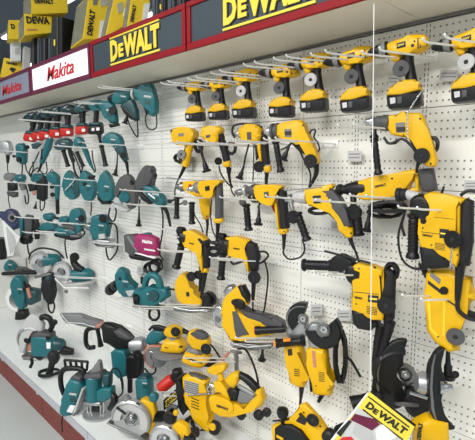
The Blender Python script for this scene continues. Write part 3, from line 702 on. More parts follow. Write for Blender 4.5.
g.txt('lettering', 'DEWALT', (250, 244), (282, 250), 9, 'ink', off=34, bold=.05, parent=b); g.plate([(306, 230), (350, 234), (350, 264), (306, 260)], 33, 'ink', parent=b)
g.d('screw', 334, 116, 6, 3, 'blk', off=30, parent=b, seg=8)
for t, n in [((172, 143), 'under the leftmost corded drill of the second row'), ((200, 143), 'under the yellow corded screwdriver'), ((228, 141), 'under the corded drill with the black tube'),
             ((266, 140), 'under the long yellow corded drill'), ((340, 127), 'under the corded drill with the dark gear housing'), ((172, 196), 'under the small half hidden hammer drill'),
             ((222, 198), 'under the grey-gripped hammer drill'), ((268, 197), 'under the black-gripped hammer drill'), ((318, 201), 'under the drill with the curved grip'),
             ((352, 196), 'under the level rotary hammer'), ((400, 208), 'under the largest rotary hammer'), ((160, 250), 'under the hammer drill above the jigsaw'),
             ((212, 258), 'under the hammer drill with the looping cord'), ((316, 272), 'under the rotary hammer whose handle points left'), ((404, 296), 'bare, left of the long yellow tool body'),
             ((48, 222), 'left of the teal sanders')]: hook(t, n)
# ---------------------------------------------------------------- lower yellow tools
g = G('jigsaw', 'small yellow jigsaw with two black round tags and bright metal foot', 'jigsaw', 190, 305, .12, 30).crop(165, 265, 6.286)
b = g.s('body', [(84, 90), (105, 55), (135, 45), (158, 90), (182, 150), (215, 188), (242, 210), (240, 242), (205, 246), (110, 230), (80, 180)], 85, 'yel', sm=3, bev=.4, seg=4)
g.sectag(165, 72, 30, 'blk', off=52); g.sectag(206, 62, 26, 'blk', off=40)
g.s('nose_block', [(225, 185), (270, 165), (300, 200), (296, 268), (255, 275), (225, 240)], 60, 'blk', bev=.25)
g.s('foot', [(60, 256), (150, 262), (290, 268), (300, 286), (170, 292), (70, 280)], 70, 'dsteel', bev=.1)
g.t('foot_rod', [(60, 268, 30), (150, 285, 34), (270, 290, 34)], 5, 'chrome'); g.plate([(130, 172), (150, 168), (156, 196), (136, 200)], 43, 'ink', parent=b)
g.t('cord_arm', [(232, 10), (226, 90), (222, 165)], [18, 14, 12], 'blk')
g = G('cut_out_saw', 'bright metal nosed yellow saw with grey inlays and black top grip', 'saw', 245, 335, .15, 20).crop(215, 275, 5.5)
b = g.s('body', [(55, 135), (75, 100), (128, 55), (160, 60), (190, 118), (186, 160), (150, 148), (110, 135), (98, 160), (130, 188), (190, 240), (262, 265), (340, 275), (330, 320), (240, 332), (150, 332), (108, 362), (86, 340), (70, 262), (42, 205)], 76, 'yel', bev=.36, seg=4)
g.s('inlay', [(95, 200), (120, 200), (165, 290), (190, 328), (150, 330), (120, 350), (108, 300)], 8, 'gry', off=37, bev=.3, parent=b)
g.s('grip', [(140, 176), (170, 172), (210, 215), (280, 232), (330, 225), (380, 255), (390, 300), (330, 292), (262, 266), (196, 242)], 66, 'gry', bev=.38, seg=4)
g.s('grip_pad', [(95, 145), (110, 128), (150, 128), (172, 150), (160, 180), (120, 170)], 50, 'blk', off=22, sm=3, bev=.4); g.s('vent_cap', [(132, 58), (160, 54), (190, 112), (186, 150), (160, 110)], 60, 'blk', off=12, bev=.3)
g.lathe('clear_cover', (110, 75), (60, 100), [(0, 30), (.5, 34), (1, 20)], 'steel'); 
g.s('blade_guard', [(5, 170), (40, 165), (58, 205), (60, 262), (40, 290), (10, 270), (0, 220)], 50, 'chrome', sm=3, bev=.3); g.d('roller', 28, 235, 20, 60, 'dsteel')
g.s('shoe', [(92, 368), (120, 362), (310, 378), (312, 398), (200, 408), (110, 392)], 60, 'dsteel', bev=.15)
g.t('shoe_rail', [(100, 378, 34), (180, 398, 36), (310, 386, 34)], 6, 'steel'); g.d('shoe_pivot', 108, 370, 14, 70, 'steel')
h = g.lathe('auxiliary_handle', (390, 296, 20), (222, 306, 50), [(0, 16), (.1, 20), (.8, 20), (.85, 23), (1, 23)], 'blk'); g.lathe('orange_cap', (224, 306, 50), (216, 306.5, 51), [(0, 20), (1, 16)], 'orange', parent=h)
g.plug((262, 410, 0), (258, 470, 0), 17, [(290, 390, 0), (268, 398, 0)], 5)
g = G('angle_grinder', 'yellow angle grinder with the upper guard and orange capped side handle', 'grinder', 297, 380, .13, 22).crop(265, 295, 4.4)
b = g.s('body', [(90, 190), (120, 182), (160, 195), (172, 240), (182, 360), (190, 376), (180, 398), (150, 400), (112, 378), (104, 310), (92, 235)], 66, 'yel', bev=.35, seg=4)
g.s('gear_head', [(100, 140), (140, 100), (185, 112), (192, 150), (170, 190), (110, 190)], 50, 'steel', sm=3, bev=.35)
g.arcslab('guard', 168, 104, 24, 72, 75, 232, 40, 'blk', off=14); g.arcslab('guard_lip', 168, 104, 64, 72, 78, 230, 60, 'dsteel', off=8)
g.d('spindle', 168, 104, 22, 24, 'dsteel', off=34); g.d('flange_nut', 168, 104, 14, 12, 'chrome', off=48, hole=5)
g.plate([(99, 240), (118, 236), (121, 264), (102, 268)], 34, 'ink', parent=b)
for i in range(4): g.s('vent', [(128, 325+i*9), (152, 328+i*9), (152, 331+i*9), (128, 328+i*9)], 2, 'ink', off=33.5, bev=0, parent=b)
h = g.lathe('side_handle', (178, 200, 26), (48, 213, 60), [(0, 22), (.12, 26), (.16, 18), (.3, 17), (.9, 19), (.94, 22), (1, 22)], 'blk'); g.lathe('orange_cap', (49, 213, 60), (40, 214, 62), [(0, 18), (1, 14)], 'orange', parent=h)
g.s('yellow_stripe', [(80, 192), (112, 190), (112, 203), (82, 206)], 4, 'orange', off=72, bev=.2, parent=h)
g.boot([(162, 398), (160, 425), (158, 450)], 13, [(156, 490), (170, 530)], 6)
g = G('angle_grinder', 'yellow angle grinder with broad black guard and a bundled black cord behind', 'grinder', 322, 392, .16, 18).crop(265, 295, 4.4)
b = g.s('body', [(185, 235), (210, 222), (262, 230), (275, 245), (280, 330), (290, 380), (303, 410), (295, 436), (216, 430), (208, 350), (192, 290)], 70, 'yel', bev=.35, seg=4)
g.s('gear_head', [(192, 150), (205, 120), (240, 114), (262, 130), (262, 200), (240, 232), (200, 220)], 58, 'steel', sm=3, bev=.35)
g.arcslab('guard', 258, 152, 32, 80, 190, 408, 36, 'blk', off=20); g.arcslab('guard_lip', 258, 152, 72, 80, 190, 405, 56, 'blk', off=8)
g.d('spindle', 260, 152, 28, 24, 'dsteel', off=44); g.d('flange_nut', 260, 152, 17, 12, 'chrome', off=60, hole=6)
g.plate([(206, 244), (219, 246), (226, 318), (212, 318)], 36, 'sand', parent=b, part='switch_plate')
for i in range(5): g.s('vent', [(236, 340+i*9), (262, 342+i*9), (262, 345+i*9), (236, 343+i*9)], 2, 'ink', off=35.5, bev=0, parent=b)
for x, y in ((224, 400), (262, 250), (285, 400)): g.d('screw', x, y, 3, 3, 'ink', off=35.5, parent=b, seg=8)
g.coil(332, 270, 26, 120, 9, 5, off=-24); g.cord('power_cord', [(345, 262, -10), (375, 285, -10), (395, 315, -10), (420, 360, -20)], 6)
g.s('paddle', [(188, 240), (200, 238), (212, 420), (202, 425)], 30, 'blk', bev=.3); g.boot([(255, 430), (245, 450), (235, 470)], 13)
g = G('cut_off_tool', 'long yellow tool body hanging nose down under the largest rotary hammer', 'power tool', 450, 350, .13, 12).crop(405, 255, 3.67)
b = g.s('body', [(80, 62), (100, 50), (160, 50), (200, 65), (225, 100), (262, 130), (262, 160), (212, 190), (192, 240), (202, 345), (162, 352), (110, 312), (82, 272), (74, 150)], 64, 'yel', bev=.34, seg=4)
g.plate([(96, 62), (132, 90), (126, 108), (90, 76)], 33, 'mgry', parent=b); g.plate([(84, 92), (140, 135), (136, 146), (84, 106)], 33, 'ink', parent=b)
g.d('dial', 143, 130, 14, 10, 'blk', off=36, parent=b); g.s('seam', [(150, 160), (205, 195), (202, 200), (148, 165)], 3, 'ink', off=32, bev=0, parent=b)
g.s('spine_rib', [(82, 150), (92, 150), (98, 268), (130, 300), (124, 308), (90, 275)], 4, 'boxyel', off=31, bev=.2, parent=b); g.s('spine_rib', [(140, 170), (150, 170), (148, 300), (138, 296)], 4, 'boxyel', off=32, bev=.2, parent=b)
for x, y in ((122, 300), (190, 330), (100, 60), (196, 84)): g.d('screw', x, y, 3.5, 3, 'ink', off=32.5, parent=b, seg=8)
g.s('nose', [(50, 30), (75, 38), (88, 80), (76, 84)], 40, 'blk', bev=.3); g.sectag(185, 300, 31, 'gry', off=46)
g.t('trigger_cord', [(190, 100, 14), (200, 180, 14), (240, 215, 14), (300, 225, 0)], [16, 13, 11, 10], 'blk', sm=4)
g = G('large_grinder', 'black guarded large angle grinder with dark steel hub, left of its twin', 'grinder', 396, 400, .13, 34).crop(365, 325, 3.83)
g.s('guard', [(158, 52), (160, 66), (142, 76), (138, 110), (148, 150), (118, 165), (112, 195), (136, 215), (150, 262), (148, 300), (120, 318), (70, 305), (42, 265), (33, 200), (48, 125), (85, 74), (125, 52)], 26, 'blk', sm=2, bev=.35, seg=3)
g.arcslab('guard_rim', 128, 180, 82, 98, 78, 248, 60, 'blk', off=-10); g.s('rim_highlight', [(60, 120), (66, 122), (50, 180), (52, 240), (62, 280), (56, 280), (44, 240), (43, 180)], 5, 'dsteel', off=14, bev=.4); g.lathe('gear_head', (150, 190, 0), (150, 190, -50), [(0, 26), (.3, 40), (1, 46)], 'dsteel')  # thin steel strip on the guard paints its side highlight
g.d('spindle', 154, 190, 24, 30, 'blk', off=22); g.d('flange', 156, 190, 16, 12, 'dsteel', off=38); g.d('flange_nut', 157, 190, 8, 20, 'chrome', off=46)
g.t('arm', [(64, 0, -40), (50, 70, -40), (40, 150, -40)], [22, 18, 15], 'blk')
g.s('body', [(150, 250), (180, 240), (230, 268), (238, 300), (225, 342), (180, 345), (150, 310)], 60, 'rub', off=-20, sm=3, bev=.35)
g.d('security_tag', 160, 305, 42, 7, 'gry', off=50, rx=55); g.lathe('tail_handle', (60, 270, 10), (-52, 303, 30), [(0, 22), (.2, 26), (.6, 24), (.85, 28), (1, 29)], 'blk')
g = G('large_grinder', 'large angle grinder seen edge on, black curved guard, silver gear head, yellow body', 'grinder', 440, 440, .15, 40).crop(365, 325, 3.83)
g.s('guard', [(302, 84), (290, 108), (282, 150), (300, 190), (302, 225), (286, 255), (292, 305), (310, 358), (338, 382), (330, 393), (280, 386), (246, 322), (238, 240), (246, 160), (264, 110), (282, 90)], 34, 'blk', sm=2, bev=.38, seg=4)
g.s('guard_side', [(270, 112), (262, 170), (258, 240), (262, 320), (282, 372), (262, 372), (244, 322), (236, 240), (246, 160)], 70, 'blk', off=-20, bev=.3)
g.lathe('gear_head', (285, 228, -46), (196, 218, -46), [(0, 50), (.3, 48), (.35, 44), (.8, 42), (1, 34)], 'alu', seg=24)
g.lathe('spindle', (285, 235, 14), (335, 238, 20), [(0, 28), (.3, 26), (.35, 18), (.6, 18), (.65, 12), (1, 9)], 'chrome')
b = g.s('body', [(184, 372), (240, 345), (312, 362), (318, 480), (184, 480)], 70, 'yel', off=-4, bev=.25)
g.txt('lettering', 'DEWALT', (214, 440), (222, 376), 16, 'ink', off=33, bold=.05, parent=b)
g.plug((318, 100, -20), (318, 205, -20), 20, [(322, -10, -20), (320, 60, -20)], 7); g.sectag(345, 190, 15, 'blk', off=-5)
g.s('rim_highlight', [(266, 112), (272, 112), (262, 160), (257, 240), (262, 318), (276, 362), (268, 362), (253, 320), (248, 240), (254, 160)], 6, 'dsteel', off=18, bev=.4)  # highlight along the guard rim, painted as a steel strip
g.t('bail_arm', [(170, 258, 20), (238, 280, 24)], 6, 'chrome')
g = G('random_orbit_sander', 'yellow palm sander with black round top knob and wide pad, left of the pair', 'sander', 173, 352, .13, 34).crop(150, 315, 6.286)
b = g.s('head', [(95, 98), (112, 70), (170, 70), (203, 84), (210, 110), (190, 132), (135, 135), (100, 122)], 62, 'yel', sm=3, bev=.4, seg=4)
g.sectag(160, 106, 30, 'blk', off=40); g.lathe('waist', (152, 128), (152, 150), [(0, 38), (.5, 32), (1, 42)], 'mgry')
k = g.s('skirt', [(75, 214), (84, 176), (98, 150), (122, 142), (190, 145), (216, 168), (230, 190), (226, 214), (200, 230), (110, 226)], 112, 'yel', bev=.3, seg=4)
g.s('skirt_slot', [(182, 196), (206, 192), (206, 202), (184, 206)], 3, 'ink', off=56, bev=0, parent=k); g.s('skirt_slot', [(92, 200), (116, 206), (116, 211), (92, 206)], 3, 'ink', off=56, bev=0, parent=k)
g.lathe('pad', (132, 226), (132, 244), [(0, 96), (.3, 112), (.8, 112), (1, 104)], 'mgry', seg=28)
g.t('dust_spout', [(100, 90), (60, 75), (20, 72), (-5, 95)], [16, 12, 10, 8], 'blk', sm=4)
g.lathe('rear_neck', (205, 98), (246, 114), [(0, 18), (.5, 14), (1, 12)], 'blk')
g = G('random_orbit_sander', 'yellow palm sander with flat black oval top pad, right of the pair', 'sander', 197, 366, .15, 28).crop(150, 315, 6.286)
b = g.s('head', [(246, 108), (268, 92), (320, 100), (372, 150), (382, 178), (352, 205), (300, 212), (262, 188), (248, 145)], 66, 'yel', sm=3, bev=.4, seg=4)
g.s('top_pad', [(262, 108), (300, 96), (345, 110), (366, 142), (330, 146), (285, 132)], 50, 'gry', off=14, sm=3, bev=.3); g.sectag(352, 214, 34, 'blk', off=44)
g.s('waist', [(238, 200), (300, 205), (330, 245), (280, 248), (235, 228)], 62, 'mgry', bev=.3)
g.s('skirt', [(214, 258), (236, 216), (300, 236), (350, 255), (386, 262), (372, 292), (332, 322), (278, 312), (216, 284)], 96, 'yel', bev=.35, seg=4)
g.s('skirt_slot', [(222, 262), (330, 300), (326, 308), (222, 272)], 4, 'ink', off=48, bev=0)
g.lathe('motor_nose', (330, 290), (410, 300), [(0, 34), (.6, 30), (1, 22)], 'blk'); g.cord('power_cord', [(375, 180), (410, 220), (440, 270)], 6)
g = G('band_saw', 'yellow portable band saw with T knob, oval lettered housing and black bow handle', 'saw', 240, 418, .20, 18).crop(195, 345, 5.5)
b = g.s('housing', [(84, 292), (92, 268), (115, 264), (200, 300), (245, 330), (275, 318), (340, 312), (338, 250), (345, 236), (372, 236), (388, 290), (372, 330), (332, 350), (272, 366), (212, 393), (150, 386), (98, 350)], 66, 'yel', bev=.34, seg=4)
g.s('housing_rim', [(98, 292), (112, 278), (190, 308), (212, 345), (200, 372), (150, 366), (106, 340)], 8, 'yel', off=36, sm=3, bev=.4)
g.s('t_knob', [(74, 138), (84, 118), (140, 102), (170, 104), (176, 126), (150, 150), (95, 154)], 50, 'yel', sm=3, bev=.45, seg=4); g.t('knob_stem', [(132, 140), (148, 192)], 17, 'yel')
g.s('frame', [(116, 192), (150, 195), (185, 240), (205, 302), (175, 295), (150, 240), (105, 262), (96, 262), (110, 225)], 46, 'yel', bev=.3)
g.s('front_block', [(168, 184), (200, 152), (232, 142), (256, 162), (240, 200), (222, 235), (190, 215)], 60, 'yel', bev=.35); g.s('motor_block', [(180, 240), (225, 228), (246, 250), (240, 300), (205, 300)], 56, 'blk', bev=.3)
g.t('bow_handle', [(244, 162), (290, 190), (328, 228), (360, 262)], [20, 24, 24, 20], 'blk', sm=4)
g.s('blade_frame', [(250, 245), (340, 290), (330, 312), (255, 318), (236, 300)], 30, 'mgry', bev=.2); g.s('clamp_bar', [(240, 215), (330, 268), (322, 282), (236, 232)], 16, 'alu', bev=.2)
g.d('tension_ring', 94, 240, 32, 30, 'chrome', off=10, hole=17); g.t('tension_rod', [(-10, 272, 30), (85, 268, 30)], 4, 'chrome')
g.txt('lettering', 'DEWALT', (118, 340), (182, 362), 15, 'ink', off=42, bold=.05, parent=b)
g.cord('power_cord', [(235, 22, -20), (275, 24, -20), (310, 80, -20), (338, 160, -20), (352, 240, -10)], 6)
g.d('wheel', 350, 385, 28, 30, 'blk', off=0); g.d('wheel', 395, 370, 24, 30, 'blk', off=0); g.d('wheel', 255, 385, 26, 34, 'blk', off=-10)
g = G('trigger_clamp', 'dark round-headed clamp post standing behind the band saw', 'clamp', 236, 372, .08, 20).crop(195, 345, 5.5)
g.lathe('post', (226, 40), (230, 148), [(0, 7), (.1, 12), (1, 12)], 'dsteel'); g.d('head', 226, 38, 34, 14, 'mgry', rx=70); g.t('wood_grip', [(150, 85, 0), (186, 40, 0)], 9, 'sand')
g = G('demolition_hammer', 'upright yellow hammer with grey louvred panel, left of the band saw', 'rotary hammer', 208, 432, .19, 26).crop(160, 360, 5.5)
b = g.s('body', [(134, 84), (165, 72), (208, 76), (272, 108), (252, 150), (246, 220), (266, 306), (292, 320), (292, 392), (240, 364), (190, 312), (166, 260), (160, 186), (136, 150)], 80, 'yel', bev=.32, seg=4)
for i in range(6): g.s('louvre', [(134, 112+i*11), (212, 132+i*11), (212, 138+i*11), (134, 118+i*11)], 6, 'mgry', off=41, bev=.2, parent=b)
g.s('louvre_back', [(132, 108), (214, 130), (214, 196), (140, 180)], 3, 'lgry', off=39, bev=.1, parent=b)
for i in range(4): g.s('vent', [(172, 205+i*16), (215, 222+i*16), (215, 227+i*16), (172, 210+i*16)], 2, 'ink', off=40.5, bev=0, parent=b)
g.s('black_side', [(98, 95), (132, 80), (136, 150), (160, 190), (165, 262), (140, 290), (112, 240), (108, 160)], 90, 'blk', bev=.35)
g.s('cap', [(160, 68), (205, 74), (262, 96), (236, 108), (190, 98)], 40, 'gry', off=10, bev=.3); g.d('wheel', 300, 372, 36, 50, 'blk', off=10); g.d('wheel_cap', 288, 368, 20, 12, 'yel', off=38)
g.t('rod', [(150, 195, 50), (280, 182, 50)], 4, 'chrome'); g.s('lower_arm', [(75, 352), (120, 335), (160, 372), (158, 410), (130, 440), (112, 405), (90, 372)], 46, 'yel', bev=.3)
g = G('paint_canister', 'short red cylinder in a black holder beside the yellow louvred hammer', 'cylinder', 166, 392, .22, 34).crop(160, 360, 5.5)
g.lathe('canister', (-2, 162, 10), (72, 100, -10), [(0, 22), (.06, 31), (.9, 33), (1, 26)], 'red', seg=20); g.s('holder', [(62, 90), (72, 50), (110, 45), (126, 80), (100, 118), (82, 120)], 60, 'blk', bev=.35)
g = G('lettered_card', 'small yellow lettered card in black frame under the red cylinder', 'card', 168, 408, .25, 34).crop(160, 360, 5.5)
f = g.s('frame', [(18, 222), (98, 150), (112, 202), (22, 278)], 8, 'blk', bev=.2); g.s('face', [(28, 228), (94, 166), (102, 200), (32, 262)], 3, 'yel2', off=5, bev=.1)
g.txt('lettering', 'DEWALT', (38, 254), (100, 196), 22, 'ink', off=7.2, bold=.05)
g = G('belt_sander', 'low yellow belt sander with black side cover and mushroom knob at the bottom', 'sander', 300, 452, .26, 14).crop(255, 385, 5.28)
b = g.s('frame', [(94, 210), (130, 195), (192, 184), (240, 100), (270, 94), (352, 180), (402, 260), (425, 350), (100, 350), (98, 240)], 40, 'yel', off=-20, bev=.3, seg=4)
g.s('side_cover', [(108, 225), (135, 208), (190, 208), (245, 240), (290, 300), (290, 350), (108, 350)], 30, 'blk', off=12, bev=.3); g.s('side_band', [(115, 262), (150, 282), (148, 294), (113, 274)], 4, 'yel', off=28, bev=0)
g.s('opening', [(215, 190), (246, 150), (275, 190), (262, 212)], 4, 'ink', off=2, bev=.1, parent=b)
g.lathe('front_knob', (146, 118), (146, 200), [(0, 12), (.1, 28), (.35, 33), (.6, 26), (.7, 12), (1, 12)], 'blk', seg=20); g.t('knob_bracket', [(95, 190), (150, 185), (180, 180)], 5, 'blk')
g.sectag(305, 185, 33, 'blk', off=26); g.d('rear_wheel', 392, 268, 34, 60, 'blk', off=6); g.t('drive_arm', [(235, 150, 10), (262, 180, 14), (290, 186, 18)], 8, 'blk')
for x, y in ((257, 145), (375, 250), (345, 218)): g.d('screw', x, y, 5, 3, 'ink', off=2, parent=b, seg=8)
def circ_saw(lab, x, y, d, psi, ox, oy, sc, cx, cy, r):
    g = G('circular_saw', lab, 'saw', x, y, d, psi).crop(ox, oy, sc)
    g.arcslab('upper_guard', cx, cy, r*.5, r, -35, 185, r*.32, 'lgry', off=4, n=20, bev=.3); g.arcslab('guard_lip', cx, cy, r*.88, r, -30, 182, r*.42, 'alu', off=4, n=20)
    g.d('blade', cx, cy, r*.88, r*.04, 'steel', off=r*.05, seg=32); g.arcslab('lower_guard', cx, cy, r*.35, r*.92, 185, 330, r*.14, 'alu', off=r*.1)
    g.d('arbor', cx, cy, r*.24, r*.2, 'dsteel', off=r*.15); g.d('arbor_bolt', cx, cy, r*.1, r*.12, 'chrome', off=r*.3); g.d('label_plate', cx+r*.3, cy-r*.68, r*.12, r*.08, 'ink', off=r*.17)
    return g
g = circ_saw('larger yellow circular saw with grey guard on the deck, by the red cylinder', 132, 438, .42, 36, 105, 370, 4.75, 125, 232, 98)
g.s('handle', [(168, 142), (190, 130), (236, 150), (246, 190), (246, 245), (222, 300), (205, 290), (214, 220), (196, 170)], 46, 'yel', off=-30, bev=.35, seg=4); g.d('knob', 232, 128, 22, 34, 'teal', off=-20)
g.lathe('motor', (226, 222, -20), (290, 220, -60), [(0, 26), (.8, 26), (1, 18)], 'blk'); g.t('spout', [(112, 150), (95, 122)], [22, 16], 'mgry')
g.s('shoe', [(20, 240), (30, 236), (210, 318), (205, 330)], 60, 'dsteel', bev=.15); g.t('fence_rod', [(55, 178, 30), (100, 210, 34)], 6, 'blk')
g = circ_saw('smaller yellow circular saw with grey guard cut by the bottom edge', 168, 462, .42, 30, 105, 370, 4.75, 285, 330, 76)
g.s('handle', [(322, 262), (352, 236), (396, 262), (405, 300), (385, 330), (372, 290), (345, 275), (340, 310), (325, 300)], 40, 'yel', off=-20, bev=.35); g.lathe('motor', (372, 330, -10), (430, 335, -30), [(0, 34), (.8, 34), (1, 22)], 'blk')
g.s('shoe', [(200, 350), (215, 345), (380, 420), (375, 430)], 60, 'dsteel', bev=.15)
g = G('drill_stand', 'dark mechanism with small yellow parts between the circular saws and louvred hammer', 'tool part', 178, 425, .30, 25).crop(160, 360, 5.5)
g.s('base', [(20, 300), (60, 268), (92, 300), (84, 345), (40, 352)], 50, 'blk', bev=.3); g.t('arm', [(40, 290), (60, 255), (96, 262)], 12, 'gry', sm=3); g.lathe('drum', (150, 400, 10), (215, 395, -10), [(0, 26), (.9, 26), (1, 18)], 'rub'); g.d('knob', 88, 290, 16, 20, 'yel', off=20)
# security chain, hanging wire, placard
def wire_obj(name, label, cat, pts, r, mat, seg=6):
    P = [Vector(p) for p in pts]; o = P[0].copy()
    ob = finish(sweep_bm([p-o for p in P], [r]*len(P), seg), name, mat); ob.location = o; tag(ob, label, cat); return ob
def chain(label, a, b, d0, d1, n=16):
    A = at(*a, d0); B = at(*b, d1); o = bpy.data.objects.new('security_chain', None); C.objects.link(o); o.location = A; tag(o, label, 'chain')
    bm = bmesh.new(); D = (B-A)
    for i in range(n):
        c = A+D*((i+.5)/n)-A; L_ = D.length/n*.75; dn = D.normalized(); sd = Vector((1, 0, 0)) if i % 2 else Vector((0, 1, 0))
        sd = (sd-dn*sd.dot(dn)).normalized()
        pts = [c+dn*L_*math.cos(t)+sd*L_*.42*math.sin(t) for t in [k*math.pi/4 for k in range(9)]]
        t = bpy.data.meshes.new('t'); s = sweep_bm(pts, [.0011]*9, 5); s.to_mesh(t); s.free(); bm.from_mesh(t); bpy.data.meshes.remove(t)
    finish(bm, 'links', 'chrome', o); return o
chain('bright steel chain running from the cordless battery down across the corded drill', (421, 92), (408, 112), .16, .17); chain('bright steel chain hanging down the front of the dark housed corded drill', (407.5, 113), (407.5, 139), .17, .17, 14)
chain('short chain below the black tag of the largest rotary hammer', (452, 248), (450, 268), .23, .22, 12)
a = at(374, 4, .286); b = at(370, 394, .33)
wire_obj('hanging_wire', 'long thin white wire hanging from the canopy to the tilted placard', 'wire', [a, a.lerp(b, .5), b], .0013, 'wht')
g = G('placard', 'tilted yellow headed placard with a photo, hanging on the white wire', 'placard', 370, 395, .33, 26).crop(330, 380, 4.75)
bd = g.s('board', [(186, 55), (402, 222), (360, 300), (250, 420), (-60, 420), (60, 215)], 6, 'yel2', bev=.2); g.s('spine', [(200, 60), (408, 214), (400, 236), (392, 225)], 16, 'blk', off=-8, bev=.2)
g.s('white_edge', [(176, 60), (184, 62), (0, 310), (-9, 300)], 3, 'wht', off=4, bev=0)
g.s('photo', [(132, 128), (338, 284), (250, 420), (-35, 420), (60, 262)], 3, 'card', off=4.2, bev=.1, parent=bd)
g.s('photo_patch', [(118, 160), (210, 185), (238, 210), (200, 240), (120, 200), (96, 190)], 1.5, 'plum', off=6, bev=0, parent=bd); g.s('photo_patch', [(60, 272), (100, 268), (118, 290), (40, 310), (34, 292)], 1.5, 'redink', off=6, bev=0, parent=bd)
g.s('photo_patch', [(30, 252), (90, 190), (104, 198), (50, 270)], 1.5, 'ink', off=6.2, bev=0, parent=bd); g.s('photo_patch', [(215, 240), (250, 210), (320, 270), (250, 300), (225, 300)], 1.5, 'wht', off=6, bev=0, parent=bd)
g.s('photo_patch', [(120, 205), (200, 245), (215, 300), (150, 285), (105, 250)], 1.5, 'lgry', off=6.1, bev=0, parent=bd)
g.dewalt('lettering', (166, 128), (350, 262), 37, 'ink', off=6, parent=bd)
g.s('bar', [(183, 76), (378, 222), (375, 227), (180, 81)], 2, 'ink', off=5, bev=0, parent=bd); g.s('bar', [(157, 137), (350, 283), (347, 288), (154, 142)], 2, 'ink', off=5, bev=0, parent=bd)
# loose coils of cord in the gaps
for i, (x, y, rx, ry, d, lab) in enumerate([(256, 196, 8, 6, .07, 'tangle of black cord between the two middle hammer drills'), (207, 300, 9, 6, .06, 'tangle of black cord right of the small yellow jigsaw'),
        (385, 212, 18, 6, .06, 'bundle of black cord under the level rotary hammer'), (348, 430, 14, 7, .08, 'black cord coil behind the placard and low belt sander'),
        (196, 424, 12, 9, .14, 'black cord coil at the foot of the louvred yellow hammer'), (182, 158, 8, 5, .05, 'small black cord coil behind the leftmost corded drill'), (152, 268, 8, 6, .08, 'black cord tangle below the magenta bag')]):
    g = G('cord_coil', lab, 'cord', x, y, d, 20)
    g.coil(x, y, rx, ry, 1.2, 5); g.coil(x+rx*.3, y-ry*.2, rx*.7, ry*1.1, 1.1, 3, off=3, part='loose_loop')
for t, n in [((162, 304), 'below the small yellow jigsaw'), ((238, 338), 'passing in front of the grinder handles'), ((186, 358), 'under the oval topped sander'), ((160, 392), 'beside the louvred yellow hammer')]: hook(t, n)
# ---------------------------------------------------------------- teal tools, upper rows
def impact():
    g = G('cordless_driver', 'teal cordless driver with red battery, rightmost of the six', 'drill', 81, 134, .12, 38, 'teal cordless drivers with red batteries').crop(60, 90, 7.333)
    g.s('body', [(108, 142), (126, 112), (150, 96), (196, 92), (218, 106), (218, 134), (196, 152), (150, 170), (116, 166)], 62, 'dteal', sm=3, bev=.42, seg=4)
    g.lathe('chuck', (116, 152), (82, 170), [(0, 28), (.3, 26), (.5, 20), (1, 12)], 'blk'); g.s('highlight_band', [(128, 122), (160, 98), (180, 98), (150, 128)], 56, 'alu', off=6, bev=.4)
    g.t('handle', [(168, 150), (167, 200), (165, 248)], [22, 19, 22], 'blk', sm=3)
    g.s('trigger', [(138, 168), (152, 168), (152, 200), (142, 205)], 18, 'blk', bev=.3)
    g.s('battery_collar', [(126, 270), (136, 244), (190, 240), (202, 266)], 68, 'dteal', bev=.25)
    bt = g.s('battery', [(122, 276), (128, 266), (198, 264), (202, 310), (192, 324), (132, 328), (122, 316)], 70, 'red', bev=.2)
    g.s('label', [(160, 285), (185, 284), (185, 305), (160, 306)], 2, 'wht', off=41, bev=0, parent=bt)
    return proto_fit(g, (104, 150), (160, 324))
I = impact(); I.k = None; I.k = (60, 90, 7.333)
for (a, b), lab in [(((60, 112), (66.5, 136)), 'teal cordless driver with red battery, second from the right of the six'), (((49.7, 113.5), (55.5, 137.5)), 'teal cordless driver with red battery, third from the right of the six'),
             (((41, 115), (45, 139)), 'teal cordless driver with red battery, third from the left of the six'), (((34, 116.5), (37.5, 140)), 'teal cordless driver with red battery, second from the left of the six'), (((26.5, 117.7), (29.5, 141.3)), 'teal cordless driver with red battery, leftmost of the six')]:
    fit(I, a, b, .12, 38, label=lab)
g = G('cordless_driver', 'teal cordless driver with black and white battery, right of the red ones', 'drill', 96, 134, .12, 36).crop(60, 90, 7.333)
g.s('body', [(215, 98), (245, 84), (300, 75), (330, 92), (330, 128), (292, 150), (240, 152)], 62, 'teal', sm=3, bev=.4); g.lathe('chuck', (228, 122), (190, 132), [(0, 26), (.5, 24), (1, 14)], 'blk'); g.t('handle', [(268, 145), (266, 190), (262, 238)], [20, 18, 20], 'blk', sm=3)
g.s('battery_collar', [(220, 262), (228, 240), (300, 236), (310, 262)], 78, 'dteal', bev=.25); bt = g.s('battery', [(215, 264), (308, 258), (312, 308), (300, 322), (222, 326)], 82, 'blk', bev=.2)
g.s('label', [(232, 280), (252, 278), (252, 298), (232, 300)], 2, 'wht', off=41, bev=0, parent=bt); g.s('label', [(266, 276), (290, 274), (290, 296), (266, 298)], 2, 'wht', off=41, bev=0, parent=bt)
g = G('corded_driver', 'teal pistol shaped corded driver with dark round side pad, in the top row', 'drill', 116, 126, .15, 34).crop(60, 90, 7.333)
g.s('body', [(282, 92), (310, 78), (370, 84), (402, 104), (418, 150), (428, 235), (404, 246), (368, 242), (364, 200), (336, 160), (290, 140)], 60, 'teal', bev=.4, seg=4); g.d('side_pad', 384, 152, 30, 8, 'blk', off=32); g.lathe('nose', (290, 114), (250, 112), [(0, 26), (.5, 20), (1, 10)], 'dteal')
g.s('base', [(364, 252), (428, 240), (436, 262), (372, 276)], 50, 'blk', bev=.25)
g = G('corded_drill', 'teal corded drill with dark angled grip, left of the vertical handled one', 'drill', 133, 120, .11, 30).crop(110, 75, 6.286)
